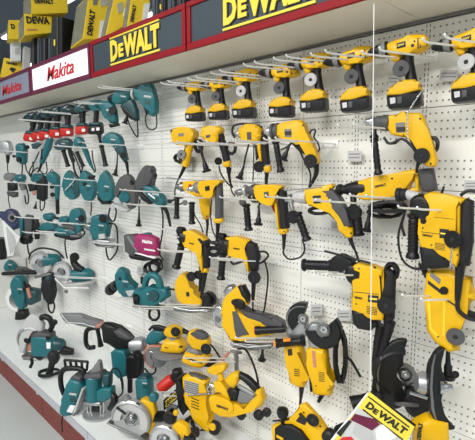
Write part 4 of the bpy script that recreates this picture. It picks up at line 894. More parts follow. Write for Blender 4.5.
g.s('body', [(14, 132), (50, 105), (92, 84), (146, 84), (148, 140), (120, 165), (100, 190), (60, 184), (20, 180)], 62, 'teal', bev=.4, seg=4); g.lathe('chuck', (22, 148), (-10, 150), [(0, 28), (.4, 26), (1, 14)], 'blk')
g.s('grip', [(100, 152), (150, 150), (178, 220), (184, 280), (160, 292), (128, 268), (96, 240), (72, 200)], 50, 'dteal', bev=.38); g.s('grip_pad', [(72, 195), (96, 190), (170, 262), (182, 285), (140, 282), (96, 244)], 54, 'blk', bev=.38)
g.plug((108, 250), (94, 306), 16); g.cord('power_cord', [(172, 285), (176, 380), (158, 376), (122, 310), (110, 262), (116, 245)], 4.5)
g = G('corded_drill', 'teal corded drill with straight vertical handle and hanging cord loop, top row end', 'drill', 154, 118, .11, 28).crop(110, 75, 6.286)
g.s('body', [(152, 88), (180, 78), (222, 78), (232, 60), (268, 56), (280, 90), (302, 160), (302, 238), (272, 262), (250, 250), (240, 190), (216, 166), (162, 156)], 62, 'teal', bev=.4, seg=4); g.lathe('nose_ring', (158, 118), (140, 118), [(0, 36), (.7, 36), (1, 24)], 'lgry')
g.s('grip', [(216, 168), (240, 172), (254, 244), (228, 246), (220, 210)], 40, 'blk', bev=.35); g.cord('power_cord', [(236, 242), (224, 262), (228, 312), (248, 340), (276, 342), (293, 318), (292, 250)], 4.5)
# second teal row
g = G('metal_drill', 'bare metal drill with hanging cord at the far left edge', 'drill', 8, 165, .14, 40).crop(0, 130, 7.92)
g.s('body', [(0, 92), (40, 84), (78, 90), (96, 130), (90, 190), (60, 200), (30, 170), (0, 150)], 60, 'alu', sm=3, bev=.4); g.t('handle', [(62, 190), (62, 225), (62, 262)], [16, 14, 10], 'blk'); g.cord('power_cord', [(62, 250), (60, 300), (66, 345)], 4); g.d('knob', 110, 208, 12, 14, 'blk')
g = G('corded_drill', 'small teal corded drill with black knob, second row far left', 'drill', 23, 165, .13, 38).crop(0, 130, 7.92)
g.s('body', [(128, 124), (150, 106), (190, 104), (202, 130), (216, 170), (212, 258), (190, 272), (162, 268), (156, 205), (132, 172)], 56, 'teal', bev=.4, seg=4); g.d('knob', 150, 235, 22, 14, 'blk', off=32); g.d('rear_knob', 216, 136, 16, 20, 'blk')
g.cord('power_cord', [(178, 265), (176, 320), (172, 350)], 5); g.cord('looped_cord', [(200, 262), (212, 320), (240, 355), (262, 310), (258, 250)], 5)
g = G('straight_grinder', 'slim teal straight grinder hanging at a slant below the red batteries', 'grinder', 44, 166, .13, 36).crop(0, 130, 7.92)
g.t('body', [(398, 66), (380, 130), (352, 200), (330, 262)], [26, 30, 27, 20], 'teal', sm=4); g.lathe('collar', (400, 64), (410, 40), [(0, 20), (1, 12)], 'dsteel'); g.s('switch', [(330, 150), (350, 145), (345, 230), (325, 235)], 30, 'blk', off=14, bev=.3)
g.boot([(330, 258), (318, 300), (300, 335)], 12); g.cord('looped_cord', [(366, 250), (372, 330), (340, 345), (300, 300), (262, 330), (240, 370), (236, 320), (280, 240), (310, 170)], 5); g.s('bracket', [(250, 112), (300, 96), (330, 110), (290, 150), (262, 150)], 30, 'dteal', bev=.3)
g = G('hammer_drill', 'dark teal hammer drill with black side handle below the red batteries', 'drill', 64, 162, .11, 36).crop(50, 130, 5.94)
g.s('body', [(28, 92), (50, 60), (98, 48), (130, 62), (128, 100), (80, 118), (40, 116)], 46, 'dteal', sm=3, bev=.4); g.shandle((78, 118), (108, 218), 13); g.t('grip', [(112, 95), (124, 150), (140, 190)], [13, 12, 12], 'blk'); g.cord('looped_cord', [(140, 190), (148, 240), (172, 282), (182, 250), (150, 160), (130, 130)], 4)
g = G('hammer_drill', 'bright teal hammer drill whose tapering tail points down right', 'drill', 85, 172, .14, 36).crop(50, 130, 5.94)
g.s('body', [(146, 62), (166, 40), (196, 52), (204, 92), (176, 106), (150, 96)], 50, 'teal', sm=3, bev=.4); g.t('tail', [(192, 80), (216, 135), (236, 190), (266, 252)], [17, 16, 12, 3], 'teal', sm=3); g.shandle((158, 128), (198, 218), 12)
g.cord('power_cord', [(250, 120), (256, 180), (270, 235), (262, 252)], 4); g.cord('looped_cord', [(135, 125), (136, 200), (152, 262), (178, 284), (190, 240), (196, 200)], 4)
g = G('side_handle', 'loose black straight handle hanging on its own between teal drills', 'handle', 105, 165, .10, 34).crop(50, 130, 5.94); g.shandle((305, 90), (332, 216), 14, part='grip'); g.t('neck', [(290, 10), (298, 60), (305, 95)], [14, 9, 9], 'blk'); g.d('clamp', 292, 14, 20, 20, 'blk')
g = G('corded_drill', 'teal corded drill with dark grip and hanging plug, end of the second teal row', 'drill', 118, 165, .13, 32).crop(50, 130, 5.94)
g.s('body', [(318, 58), (340, 24), (378, 14), (412, 28), (436, 70), (424, 106), (392, 92), (350, 86), (326, 82)], 54, 'teal', sm=3, bev=.4); g.s('grip', [(388, 74), (428, 62), (452, 110), (466, 175), (446, 196), (424, 168), (408, 112)], 44, 'dteal', bev=.4)
g.lathe('chuck', (330, 55), (308, 58), [(0, 22), (.5, 18), (1, 9)], 'mgry'); g.d('grip_pad', 436, 150, 18, 8, 'blk', off=22); g.boot([(454, 188), (460, 225), (464, 265)], 11); g.plug((398, 205), (386, 270), 14, [(380, 98), (400, 140)], 4)
# third teal row
g = G('metal_polisher', 'grey metal and black palm tool at far left of the third teal row', 'power tool', 11, 195, .13, 40).crop(0, 165, 7.92)
g.s('body', [(38, 82), (60, 62), (118, 70), (134, 96), (118, 122), (60, 120), (40, 108)], 60, 'mgry', sm=3, bev=.35); g.s('base', [(66, 140), (132, 144), (136, 200), (110, 206), (70, 204)], 50, 'blk', bev=.25); g.s('foot', [(60, 208), (140, 214), (138, 252), (112, 258), (66, 236)], 40, 'gry', bev=.2); g.cord('power_cord', [(66, 215), (68, 280), (80, 340)], 4); g.t('post', [(90, 115), (92, 145)], 12, 'alu')
g = G('palm_router', 'small teal palm router second in the third teal row', 'router', 21, 190, .13, 40).crop(0, 165, 7.92)
g.s('body', [(122, 92), (140, 76), (186, 74), (202, 100), (190, 130), (140, 132), (124, 116)], 58, 'teal', sm=3, bev=.38); g.lathe('collar', (172, 128), (186, 200), [(0, 26), (.5, 24), (1, 18)], 'dsteel'); g.cord('power_cord', [(196, 240), (206, 300), (222, 300), (226, 250), (205, 160)], 5)
g = G('cordless_planer', 'teal topped tool with black block body in the third teal row', 'power tool', 40, 200, .13, 38).crop(0, 165, 7.92)
g.s('top', [(250, 96), (268, 72), (326, 68), (352, 90), (330, 128), (262, 132)], 56, 'teal', sm=3, bev=.38); g.s('block', [(292, 100), (352, 84), (374, 120), (370, 270), (346, 288), (300, 268)], 50, 'blk', bev=.25); g.s('arm', [(222, 150), (290, 150), (288, 200), (240, 212)], 30, 'blk', bev=.3); g.cord('looped_cord', [(318, 280), (320, 350), (336, 358), (352, 320), (354, 270)], 5); g.plug((288, 290), (278, 345), 12)
g.d('brass_knob', 268, 222, 16, 14, 'sand', off=20)
g = G('long_handled_sander', 'teal tool with long straight teal and black bar hanging down', 'sander', 56, 212, .13, 36).crop(0, 165, 7.92)
g.s('head', [(370, 92), (384, 60), (430, 52), (460, 90), (472, 140), (440, 160), (400, 130)], 56, 'teal', sm=3, bev=.4); g.t('bar', [(455, 110), (456, 190), (452, 270)], [22, 20, 18], 'teal', sm=2); g.t('bar_end', [(454, 265), (456, 330), (458, 388)], [15, 15, 14], 'blk'); g.d('knob', 412, 170, 18, 14, 'blk', off=18); g.d('knob', 416, 235, 18, 14, 'blk', off=18)
g.cord('looped_cord', [(398, 70), (402, 40), (416, 40), (428, 60)], 4)
def sheath(lab, x, y, pts, extra, d=.14):
    g = G('finishing_sander', lab, 'sander', x, y, d, 34).crop(50, 160, 7.92)
    g.s('body', pts, 62, 'teal', sm=3, bev=.42, seg=4)
    for e in extra: g.s(*e)
    return g
g = sheath('teal pointed sander crossed by pale reflection, left of three alike', 72, 198, [(112, 190), (130, 120), (154, 82), (182, 112), (226, 160), (238, 215), (226, 280), (196, 312), (158, 302), (120, 250)], [])
g.s('dark_side', [(186, 170), (226, 165), (234, 250), (206, 300), (186, 262)], 20, 'dteal', off=24, bev=.3); g.t('reflection_streak', [(120, 240, 40), (180, 180, 40), (200, 140, 40)], 5, 'lgry')  # pale diagonal tube is a painted reflection across the body
g = sheath('teal pointed sander with black oval switch, middle of three alike', 88, 200, [(246, 180), (256, 120), (278, 82), (332, 126), (358, 180), (362, 276), (330, 324), (300, 318), (262, 282)], [])
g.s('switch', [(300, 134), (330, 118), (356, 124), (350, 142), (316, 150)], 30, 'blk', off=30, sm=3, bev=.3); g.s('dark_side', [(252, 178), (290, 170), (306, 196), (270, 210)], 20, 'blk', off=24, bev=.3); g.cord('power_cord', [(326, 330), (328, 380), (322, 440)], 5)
g = sheath('plain teal pointed sander with dark lower rim, right of three alike', 106, 202, [(384, 230), (404, 140), (436, 84), (466, 100), (500, 190), (516, 270), (490, 322), (440, 326), (404, 300)], [])
g.s('rim', [(380, 262), (400, 280), (440, 324), (500, 330), (490, 350), (420, 350), (384, 310)], 50, 'blk', bev=.3)
g = G('circular_saw', 'dark metal saw with small teal motor, left of the long collated screwdriver', 'saw', 128, 208, .14, 32).crop(105, 155, 5.87)
g.s('guard', [(64, 230), (74, 170), (98, 128), (134, 112), (162, 130), (180, 180), (192, 240), (186, 290), (160, 318), (132, 290), (110, 210), (90, 205), (84, 250)], 46, 'gry', sm=2, bev=.35); g.lathe('motor', (118, 250, 0), (118, 250, 40), [(0, 36), (.7, 34), (1, 24)], 'teal'); g.s('motor_side', [(96, 222), (130, 212), (150, 250), (138, 282), (104, 276)], 50, 'teal', off=14, sm=3, bev=.4)
g.s('shoe', [(48, 280), (70, 290), (150, 318), (140, 332), (100, 328), (50, 296)], 50, 'lgry', bev=.15); g.d('hub', 160, 160, 14, 20, 'blk', off=24); g.cord('power_cord', [(30, 310, 0), (22, 360, 0), (50, 390, 0), (66, 340, 0), (60, 310, 0)], 5)
g = G('collated_screwdriver', 'large slanting teal tool with thick grey nose pointing up left', 'power tool', 150, 205, .14, 26).crop(105, 155, 5.87)
g.s('nose', [(184, 166), (206, 110), (230, 74), (248, 60), (280, 66), (292, 84), (280, 118), (286, 182), (240, 168), (226, 190), (216, 222), (202, 200)], 60, 'gry', bev=.4, seg=4); g.lathe('nose_cap', (262, 92), (256, 68), [(0, 30), (.8, 32), (1, 24)], 'gry')
b = g.s('body', [(224, 188), (242, 166), (290, 182), (352, 242), (367, 276), (352, 296), (328, 306), (280, 272), (240, 220)], 62, 'teal', bev=.4, seg=4); g.s('band', [(256, 222), (296, 252), (292, 260), (252, 230)], 3, 'wht', off=31, bev=0, parent=b)
g.s('grip', [(190, 210), (225, 225), (290, 285), (262, 290), (220, 262)], 36, 'blk', off=-10, bev=.3); g.t('tail', [(340, 298), (366, 340), (384, 420)], [14, 11, 7], 'blk', sm=3); g.cord('power_cord', [(330, 300), (340, 360), (338, 440), (330, 500), (318, 570), (345, 620)], 5)
g.plug((200, 340), (198, 418), 14, [(205, 260), (200, 300)], 4.5)
for t, n in [((100, 88), 'under the last two teal drills of the top row'), ((76, 103), 'under the teal pistol shaped driver'), ((20, 120), 'under the leftmost red batteries'), ((40, 112), 'among the red batteries'),
             ((56, 146), 'under the dark teal hammer drill'), ((84, 143), 'under the last corded drill of the second teal row'), ((4, 151), 'under the far left drills of the second row'), ((6, 182), 'under the grey palm tool'), ((34, 184), 'under the long handled sander'),
             ((66, 179), 'above the three pointed sanders'), ((66, 200), 'below the three pointed sanders'), ((122, 190), 'across the slanting grey nosed tool'), ((126, 204), 'below the dark metal saw')]: hook(t, n)
# ---------------------------------------------------------------- fourth teal row
def deck_d(x, y):
    v = ray(x, y); t = (.206-CAM.z)/v.z; return WALL_Y - v.y*t
g = G('angle_grinder', 'dark navy and black grinder at the far left, above the hanging white bag', 'grinder', 12, 228, .15, 40).crop(0, 205, 7.92)
g.s('body', [(38, 70), (60, 34), (100, 30), (140, 60), (158, 120), (150, 185), (90, 186), (50, 150), (36, 110)], 70, 'navy', sm=3, bev=.38); g.d('guard', 96, 100, 34, 16, 'mgry', off=40); g.d('hub', 96, 100, 16, 14, 'blk', off=50); g.lathe('tail', (60, 90), (-10, 70), [(0, 34), (.6, 30), (1, 20)], 'navy'); g.s('rib', [(40, 150), (120, 190), (112, 200), (36, 166)], 30, 'blk', off=20, bev=.3)
g = G('angle_grinder', 'upright black grinder with narrow teal stripe beside the dark navy one', 'grinder', 27, 243, .13, 38).crop(0, 205, 7.92)
g.s('stripe', [(158, 110), (170, 96), (192, 100), (190, 235), (166, 240)], 40, 'teal', bev=.35); g.s('body', [(198, 100), (214, 74), (262, 84), (268, 150), (252, 245), (206, 248)], 46, 'gry', bev=.35); g.s('base', [(164, 250), (180, 228), (240, 236), (254, 270), (244, 304), (190, 308), (166, 290)], 60, 'blk', sm=3, bev=.38)
g.s('arm', [(262, 100), (300, 110), (318, 180), (310, 270), (280, 272), (284, 180)], 34, 'blk', bev=.35); g.cord('power_cord', [(216, 300), (222, 350), (236, 395), (280, 420)], 6)
g = G('plastic_bag', 'pale lavender plastic bag hanging at the far left edge', 'bag', 12, 238, .24, 38).crop(0, 205, 7.92)
g.s('bag', [(18, 120), (34, 126), (80, 180), (162, 248), (146, 300), (120, 330), (112, 400), (62, 410), (40, 270)], 10, 'paper', bev=.4)
g.s('fold', [(48, 170), (110, 240), (128, 300), (100, 370), (80, 390), (62, 290)], 4, 'lgry', off=7, bev=.3)
g = G('black_box', 'black box behind the pale bag at the far left edge', 'box', 2, 262, .16, 38).crop(0, 205, 7.92); g.s('body', [(-40, 262), (44, 266), (40, 470), (-40, 470)], 50, 'blk', bev=.1, seg=1); g.s('lid', [(-42, 254), (46, 258), (46, 270), (-42, 266)], 54, 'gry', bev=.1, seg=1)
g = G('palm_sander', 'small teal palm sander with black pad, leftmost of the fourth teal row', 'sander', 48, 232, .13, 36).crop(35, 200, 5.28)
g.s('knob', [(48, 84), (58, 70), (90, 70), (104, 84), (94, 104), (60, 104)], 44, 'teal', sm=3, bev=.42); g.t('waist', [(76, 100), (76, 128)], 17, 'dteal'); g.s('base', [(40, 142), (52, 120), (98, 120), (112, 140), (108, 156), (42, 154)], 52, 'teal', sm=2, bev=.35); g.s('pad', [(38, 152), (108, 154), (104, 174), (44, 172)], 54, 'blk', bev=.2); g.t('hose', [(96, 90), (120, 96), (135, 102)], 7, 'blk')
g = G('belt_sander', 'long low teal sander with black base, between the palm sander and routers', 'sander', 68, 238, .14, 36).crop(35, 200, 5.28)
g.s('front_knob', [(132, 100), (142, 86), (172, 88), (184, 104), (170, 124), (140, 122)], 42, 'teal', sm=3, bev=.42); g.s('body', [(108, 160), (124, 138), (165, 142), (190, 150), (232, 160), (236, 190), (160, 188), (114, 182)], 52, 'teal', bev=.35); g.s('base', [(110, 176), (236, 182), (236, 206), (208, 212), (116, 190)], 54, 'blk', bev=.25); g.s('cover', [(150, 126), (200, 130), (225, 145), (228, 165), (165, 150)], 50, 'gry', bev=.35); g.cord('power_cord', [(175, 196), (158, 220), (166, 290), (172, 310)], 4)
g = G('jigsaw', 'teal bow handled jigsaw with round black switch, left of the laminate trimmer', 'jigsaw', 78, 228, .12, 36).crop(35, 200, 5.28)
g.s('body', [(192, 72), (210, 44), (240, 46), (260, 80), (256, 140), (238, 170), (226, 150), (224, 126), (196, 116)], 50, 'teal', sm=3, bev=.4); g.d('switch', 246, 98, 18, 12, 'blk', off=28); g.s('foot', [(196, 180), (240, 184), (236, 196), (196, 194)], 46, 'dsteel', bev=.2); g.t('blade_post', [(232, 160), (228, 186)], 6, 'steel'); g.cord('power_cord', [(250, 150), (262, 175), (244, 195)], 4)
g = G('router', 'teal router with black knob and bright base plate, beside the magenta bag', 'router', 102, 242, .13, 34).crop(35, 200, 5.28)
g.s('body', [(304, 96), (326, 78), (370, 76), (390, 100), (392, 150), (388, 196), (350, 206), (308, 202), (318, 150)], 62, 'teal', sm=2, bev=.38); g.d('knob', 358, 98, 21, 14, 'blk', off=34); g.s('base', [(300, 208), (350, 204), (412, 208), (414, 220), (350, 224), (304, 220)], 80, 'alu', bev=.2); g.s('foot', [(320, 230), (420, 240), (418, 250), (340, 244)], 50, 'dsteel', bev=.2)
g.lathe('side_knob', (308, 140), (272, 140), [(0, 14), (.5, 22), (1, 18)], 'dsteel'); g.s('chip_guard', [(340, 180), (370, 176), (376, 204), (338, 206)], 20, 'lgry', off=28, bev=.2); g.cord('power_cord', [(390, 124), (420, 128), (434, 160), (436, 250), (420, 290), (392, 316), (376, 270), (380, 230)], 4.5)
g = G('belt_sander', 'black bodied belt sander with a magenta dust bag lettered in white', 'sander', 144, 258, .15, 24).crop(75, 205, 5.28)
g.s('body', [(267, 156), (322, 150), (350, 182), (340, 245), (330, 276), (302, 272), (284, 240), (270, 205)], 66, 'gry', bev=.35); g.s('stripe', [(272, 168), (284, 160), (336, 236), (326, 250)], 8, 'mgry', off=32, bev=.3); g.s('roller_cover', [(296, 262), (345, 262), (430, 280), (424, 288), (380, 290), (310, 280)], 60, 'blk', bev=.35)
b = g.s('dust_bag', [(318, 160), (348, 150), (400, 156), (440, 174), (447, 220), (446, 268), (400, 262), (334, 248), (346, 212), (334, 190)], 56, 'mag', off=12, bev=.42, seg=4)
g.s('bag_edge', [(326, 250), (336, 248), (436, 270), (434, 280)], 52, 'wht', off=14, bev=.2); g.txt('lettering', 'Makita', (354, 200), (408, 206), 18, 'wht', off=42, bold=.04, shear=.15, parent=b); g.txt('lettering', 'Makita', (366, 238), (424, 246), 10, 'wht', off=42, bold=.06, parent=b)
g.s('teal_cap', [(366, 150), (378, 144), (396, 148), (400, 158)], 40, 'teal', bev=.3); g.coil(438, 300, 24, 14, 5, 3, off=-10); g.cord('power_cord', [(450, 292), (462, 330), (440, 350)], 5)
# ---------------------------------------------------------------- fifth teal row: saws
def saw_guard(g, cx, cy, r, mat='lgry', sq=1):
    g.arcslab('upper_guard', cx, cy, r*.45, r, -60, 180, r*.35, mat, off=2, n=18, bev=.3); g.arcslab('guard_lip', cx, cy, r*.88, r, -55, 178, r*.5, 'alu', off=2, n=18); g.d('blade', cx, cy, r*.86, r*.05, 'steel', off=0, seg=28); g.d('arbor', cx, cy, r*.26, r*.3, 'dsteel', off=r*.12)
g = G('circular_saw', 'teal circular saw with tall pale guard and arched black cord', 'saw', 40, 275, .14, 40).crop(25, 240, 5.49)
saw_guard(g, 88, 130, 66); g.lathe('motor', (110, 110, -10), (190, 112, -20), [(0, 38), (.8, 36), (1, 24)], 'teal'); g.s('handle', [(100, 190), (150, 176), (160, 232), (120, 256), (98, 230)], 50, 'blk', sm=2, bev=.38); g.cord('power_cord', [(20, 108), (34, 70), (80, 46), (130, 48), (180, 64), (212, 100)], 5); g.t('fence_bar', [(-20, 168), (60, 172)], 7, 'blk'); g.s('shoe', [(60, 196), (150, 176), (152, 188), (66, 208)], 50, 'dsteel', bev=.2)
g = G('circular_saw', 'teal circular saw with black bent handle and white fence rail', 'saw', 68, 284, .15, 34).crop(25, 240, 5.49)
saw_guard(g, 205, 176, 60); g.lathe('motor', (262, 196, -6), (372, 186, -20), [(0, 34), (.5, 38), (.85, 34), (1, 20)], 'teal'); g.t('handle', [(270, 84), (268, 120), (288, 150), (318, 166)], [20, 18, 22, 18], 'blk', sm=3); g.d('handle_top', 272, 94, 24, 30, 'blk'); g.s('shoe', [(216, 240), (290, 230), (372, 224), (376, 234), (300, 246), (224, 252)], 60, 'lgry', bev=.2)
g.t('fence', [(165, 210, 30), (216, 262, 34), (350, 264, 20)], 4, 'wht'); g.d('lever', 226, 282, 10, 10, 'dsteel', off=20)
g = G('corded_drill', 'narrow black drill hanging nose down between the teal circular saws', 'drill', 48, 305, .12, 38).crop(25, 240, 5.49)
g.s('body', [(96, 236), (112, 214), (150, 216), (166, 250), (160, 310), (150, 350), (126, 340), (108, 290)], 48, 'rub', sm=2, bev=.4); g.cord('power_cord', [(126, 335), (132, 385), (152, 398), (162, 360), (150, 330)], 5); g.lathe('chuck', (130, 218), (132, 196), [(0, 18), (1, 12)], 'dteal')
g = G('reciprocating_saw', 'teal reciprocating saw lying on a black bar at the left edge', 'saw', 8, 272, .17, 42).crop(0, 255, 4.88)
g.s('body', [(28, 38), (44, 22), (60, 34), (84, 52), (80, 72), (30, 76), (22, 58)], 40, 'teal', bev=.38); g.t('bar', [(-20, 92), (80, 88), (176, 86)], 9, 'blk'); g.t('nose', [(76, 66), (120, 66), (160, 78)], [12, 9, 5], 'gry')
g = G('circular_saw', 'teal saw with cream edged guard facing left, hanging over the shelf end', 'saw', 25, 312, .18, 40).crop(0, 255, 4.88)
g.arcslab('guard', 95, 215, 44, 66, 105, 265, 30, 'paper', off=0); g.d('blade', 95, 215, 52, 3, 'steel', off=-6); g.s('body', [(62, 130), (84, 98), (112, 108), (132, 150), (134, 240), (108, 262), (84, 210), (66, 170)], 60, 'teal', sm=2, bev=.38); g.s('motor', [(128, 172), (150, 158), (196, 166), (194, 226), (160, 242), (134, 236)], 56, 'dteal', bev=.35); g.t('handle', [(112, 130, 10), (124, 165, 16), (142, 150, 16)], 12, 'blk', sm=3); g.s('trim', [(128, 164), (142, 158), (156, 206), (142, 212)], 12, 'sand', off=30, bev=.3); g.s('base', [(84, 272), (130, 262), (138, 298), (110, 322), (80, 310)], 50, 'blk', bev=.3)
g = G('disc_polisher', 'teal polisher with stacked black rubber head facing left', 'power tool', 122, 296, .15, 30).crop(100, 255, 5.94)
g.s('body', [(104, 128), (110, 84), (130, 70), (152, 86), (180, 130), (196, 185), (214, 230), (190, 250), (150, 252), (128, 218), (110, 166)], 62, 'teal', sm=2, bev=.4, seg=4); g.s('opening', [(110, 124), (130, 104), (152, 118), (158, 148), (136, 160), (114, 146)], 64, 'blk', sm=2, bev=.35)
for i in range(4): g.d('rubber_ring', 62+i*15, 205-i*12, 36-i*2, 12, 'rub' if i % 2 else 'gry', yaw=58)
g.s('plate', [(152, 214), (210, 206), (216, 240), (170, 246)], 8, 'lgry', off=33, bev=.2); g.t('side_knob', [(250, 170), (246, 130)], 8, 'blk')
g = G('planer', 'large teal planer with arched handle, round black knob and coiled cord below', 'planer', 152, 305, .16, 26).crop(100, 255, 5.94)
g.s('body', [(198, 232), (214, 198), (245, 188), (300, 200), (360, 192), (408, 188), (418, 246), (364, 282), (332, 306), (282, 294), (240, 290), (206, 262)], 66, 'teal', bev=.35, seg=4); g.t('arch_handle', [(268, 190), (274, 150), (296, 122), (328, 124), (350, 152), (362, 196)], [18, 20, 20, 21, 22, 22], 'teal', sm=4); g.s('switch', [(242, 132), (252, 128), (266, 170), (256, 182)], 24, 'blk', bev=.3)
g.lathe('front_knob', (232, 258, 20), (196, 262, 40), [(0, 24), (.2, 31), (.8, 31), (1, 24)], 'blk'); g.d('belt_cover', 318, 242, 34, 12, 'dteal', off=36); g.s('shoe', [(210, 288), (330, 306), (380, 290), (384, 300), (332, 320), (212, 298)], 70, 'dsteel', bev=.2); g.coil(322, 350, 34, 42, 5, 4, off=-10); g.t('rods', [(370, 196), (460, 208)], 6, 'blk')
# ---------------------------------------------------------------- tools on or just over the white deck
x, y = 40, 358; dd = deck_d(x, y)
g = G('cut_off_saw', 'large teal saw with pale pink guard standing on the far deck', 'saw', x, y, dd, 38).crop(10, 305, 5.5)
g.s('guard', [(60, 255), (50, 200), (66, 130), (92, 74), (122, 44), (164, 58), (190, 104), (186, 140), (160, 148), (140, 118), (118, 140), (100, 200), (92, 262)], 40, 'lgry', bev=.3, seg=3); g.s('blade_cover', [(72, 250), (70, 190), (92, 140), (124, 110), (134, 160), (130, 250)], 14, 'sand', off=-6, bev=.2); g.d('hub', 98, 190, 20, 30, 'blk', off=6); g.arcslab('guard_lip', 125, 190, 70, 84, 60, 200, 60, 'alu', off=-4)
g.s('motor', [(128, 172), (150, 158), (230, 164), (254, 190), (250, 262), (232, 276), (150, 274), (132, 262)], 74, 'teal', bev=.22); g.s('motor_top', [(134, 150), (170, 138), (236, 150), (240, 172), (134, 170)], 66, 'gry', bev=.3); g.d('plug_hole', 208, 182, 12, 6, 'blk', off=38); g.s('label_patch', [(200, 206), (224, 206), (222, 240), (202, 240)], 2, 'wht', off=38, bev=0)
g.t('handle', [(140, 112), (180, 66), (216, 74), (232, 112), (220, 142)], [13, 16, 16, 15, 13], 'blk', sm=3); g.d('knob', 244, 96, 16, 22, 'blk'); g.lathe('side_motor', (252, 214), (300, 218), [(0, 36), (.7, 32), (1, 20)], 'dteal'); g.s('power_pack', [(264, 262), (300, 226), (350, 244), (350, 272), (300, 274)], 34, 'blk', bev=.35); g.s('shoe', [(78, 268), (150, 276), (200, 300), (150, 306), (90, 290)], 70, 'dsteel', bev=.2)
x, y = 49, 376; dd = deck_d(x, y)
g = G('trimmer', 'black tilted trimmer in a nest of coiled cord on the far deck', 'trimmer', x, y, dd, 36).crop(10, 305, 5.5)
g.s('body', [(210, 270), (232, 250), (262, 264), (270, 300), (250, 326), (222, 312)], 44, 'rub', sm=3, bev=.4); 
P_ = []
for i in range(31):
    a = i*2*math.pi/10; r = 48+6*math.sin(i*1.3); P_.append(Vector((r*math.cos(a)*g.mpp, r*math.sin(a)*g.mpp, 6*g.mpp+i*.5*g.mpp)))
c0 = g.P(215, 384); bm = sweep_bm(catmull([c0+p for p in P_], 2), [4*g.mpp]*61, 6); finish(bm, 'coiled_cord', 'blk', g.o)
g.t('neck', [(232, 316), (224, 350), (216, 380)], [18, 16, 20], 'blk', sm=2); g.t('clamp_leg', [(118, 290), (122, 320), (112, 342)], 9, 'blk')
x, y = 70, 412; dd = deck_d(x, y)
g = G('power_planer', 'teal planer standing on its end with black loop handle, on the near deck', 'planer', x, y, dd, 34).crop(55, 345, 5.5)
g.s('body', [(72, 208), (96, 172), (152, 188), (168, 222), (146, 270), (124, 342), (98, 382), (42, 374), (36, 342), (56, 280)], 76, 'teal', bev=.32, seg=4); g.t('loop_handle', [(50, 272), (34, 225), (32, 165), (52, 134), (100, 128), (146, 134), (162, 160), (158, 190)], [13, 14, 14, 14, 14, 14, 14, 13], 'blk', sm=4)
for a, b in (((52, 82), (180, 92)), ((52, 82), (60, 130)), ((180, 92), (174, 140)), ((84, 86), (90, 128)), ((114, 88), (120, 128)), ((146, 90), (150, 132))): g.t('rack_bar', [(*a, -20), (*b, -20)], 7, 'blk')
g.s('sole', [(124, 342), (166, 222), (176, 228), (134, 350), (112, 372)], 80, 'lgry', bev=.1); g.s('top_cap', [(98, 168), (120, 152), (158, 168), (156, 192)], 66, 'gry', bev=.3); g.s('clear_patch', [(64, 366), (84, 330), (112, 334), (96, 374)], 6, 'paper', off=38, bev=.2); g.cord('power_cord', [(46, 374, 10), (38, 420, 20), (40, 480, 40)], 4)
x, y = 98, 414; dd = deck_d(x, y)
g = G('plunge_router', 'large teal plunge router with grey fin and bright round base on the near deck', 'router', x, y, dd, 32).crop(55, 345, 5.5)
g.lathe('motor', (214, 165), (216, 300), [(0, 38), (.05, 44), (.95, 44), (1, 38)], 'teal', seg=24); g.s('motor_cap', [(172, 168), (182, 146), (262, 142), (276, 160), (262, 176), (190, 178)], 78, 'gry', bev=.3); g.s('fin', [(192, 148), (216, 118), (240, 80), (254, 88), (262, 140), (230, 152)], 36, 'mgry', bev=.35)
g.s('gear_block', [(238, 246), (270, 226), (322, 230), (326, 280), (280, 304), (242, 298)], 60, 'teal', off=14, bev=.25); g.s('side_housing', [(262, 164), (280, 150), (312, 152), (310, 220), (276, 224)], 54, 'dteal', bev=.3)
g.t('side_handle', [(312, 270, 20), (328, 292, 24), (318, 330, 26), (300, 350, 24)], [16, 20, 20, 14], 'blk', sm=3); 
for xx in (178, 196, 250, 268): g.t('column', [(xx, 296, 10), (xx+2, 372, 10)], 7, 'chrome')
g.s('collar', [(166, 296), (268, 300), (262, 322), (176, 318)], 74, 'steel', bev=.25); g.lathe('base', (236, 366), (237, 384), [(0, 70), (.2, 82), (.8, 82), (1, 78)], 'alu', seg=28); g.s('dark_slot', [(208, 320), (250, 322), (248, 362), (210, 360)], 30, 'blk', bev=.2)
g.cord('power_cord', [(306, 160), (318, 130), (350, 140), (372, 200), (370, 262), (344, 290)], 4.5)
x, y = 130, 392
g = G('miter_saw', 'teal sliding saw with black dust boot, silver blade guard and grey arm reaching left', 'saw', x, y, .22, 30).crop(90, 310, 5.5)
g.s('dust_boot', [(66, 92), (84, 66), (120, 70), (160, 92), (222, 128), (246, 158), (240, 190), (216, 208), (152, 212), (118, 190), (108, 158), (84, 118)], 60, 'blk', bev=.4, seg=4); g.s('boot_top', [(126, 106), (160, 98), (216, 132), (240, 158), (210, 166), (160, 146)], 40, 'gry', off=14, bev=.4)
g.s('motor', [(128, 222), (150, 204), (204, 214), (218, 260), (214, 352), (170, 366), (138, 330)], 72, 'teal', bev=.2); g.s('motor_side', [(196, 250), (232, 236), (292, 256), (288, 366), (214, 372)], 60, 'blk', bev=.25)
g.lathe('gear_case', (226, 192), (300, 184), [(0, 30), (.1, 38), (.8, 40), (1, 30)], 'alu', seg=22); g.s('grip', [(306, 168), (322, 132), (352, 100), (404, 106), (424, 132), (418, 158), (372, 178), (330, 188)], 56, 'teal', bev=.4, seg=4); g.s('grip_pad', [(350, 96), (372, 84), (408, 96), (404, 112), (362, 112)], 40, 'blk', bev=.4)
g.d('blade', 366, 254, 62, 3, 'steel', off=10, seg=32); g.arcslab('guard', 366, 254, 30, 66, 60, 250, 26, 'mgry', off=6, n=16); g.arcslab('guard_lip', 366, 254, 60, 72, 55, 255, 40, 'sand', off=0, n=16); g.d('arbor', 366, 254, 16, 20, 'dsteel', off=20); g.sectag(264, 250, 28, 'blk', off=36)
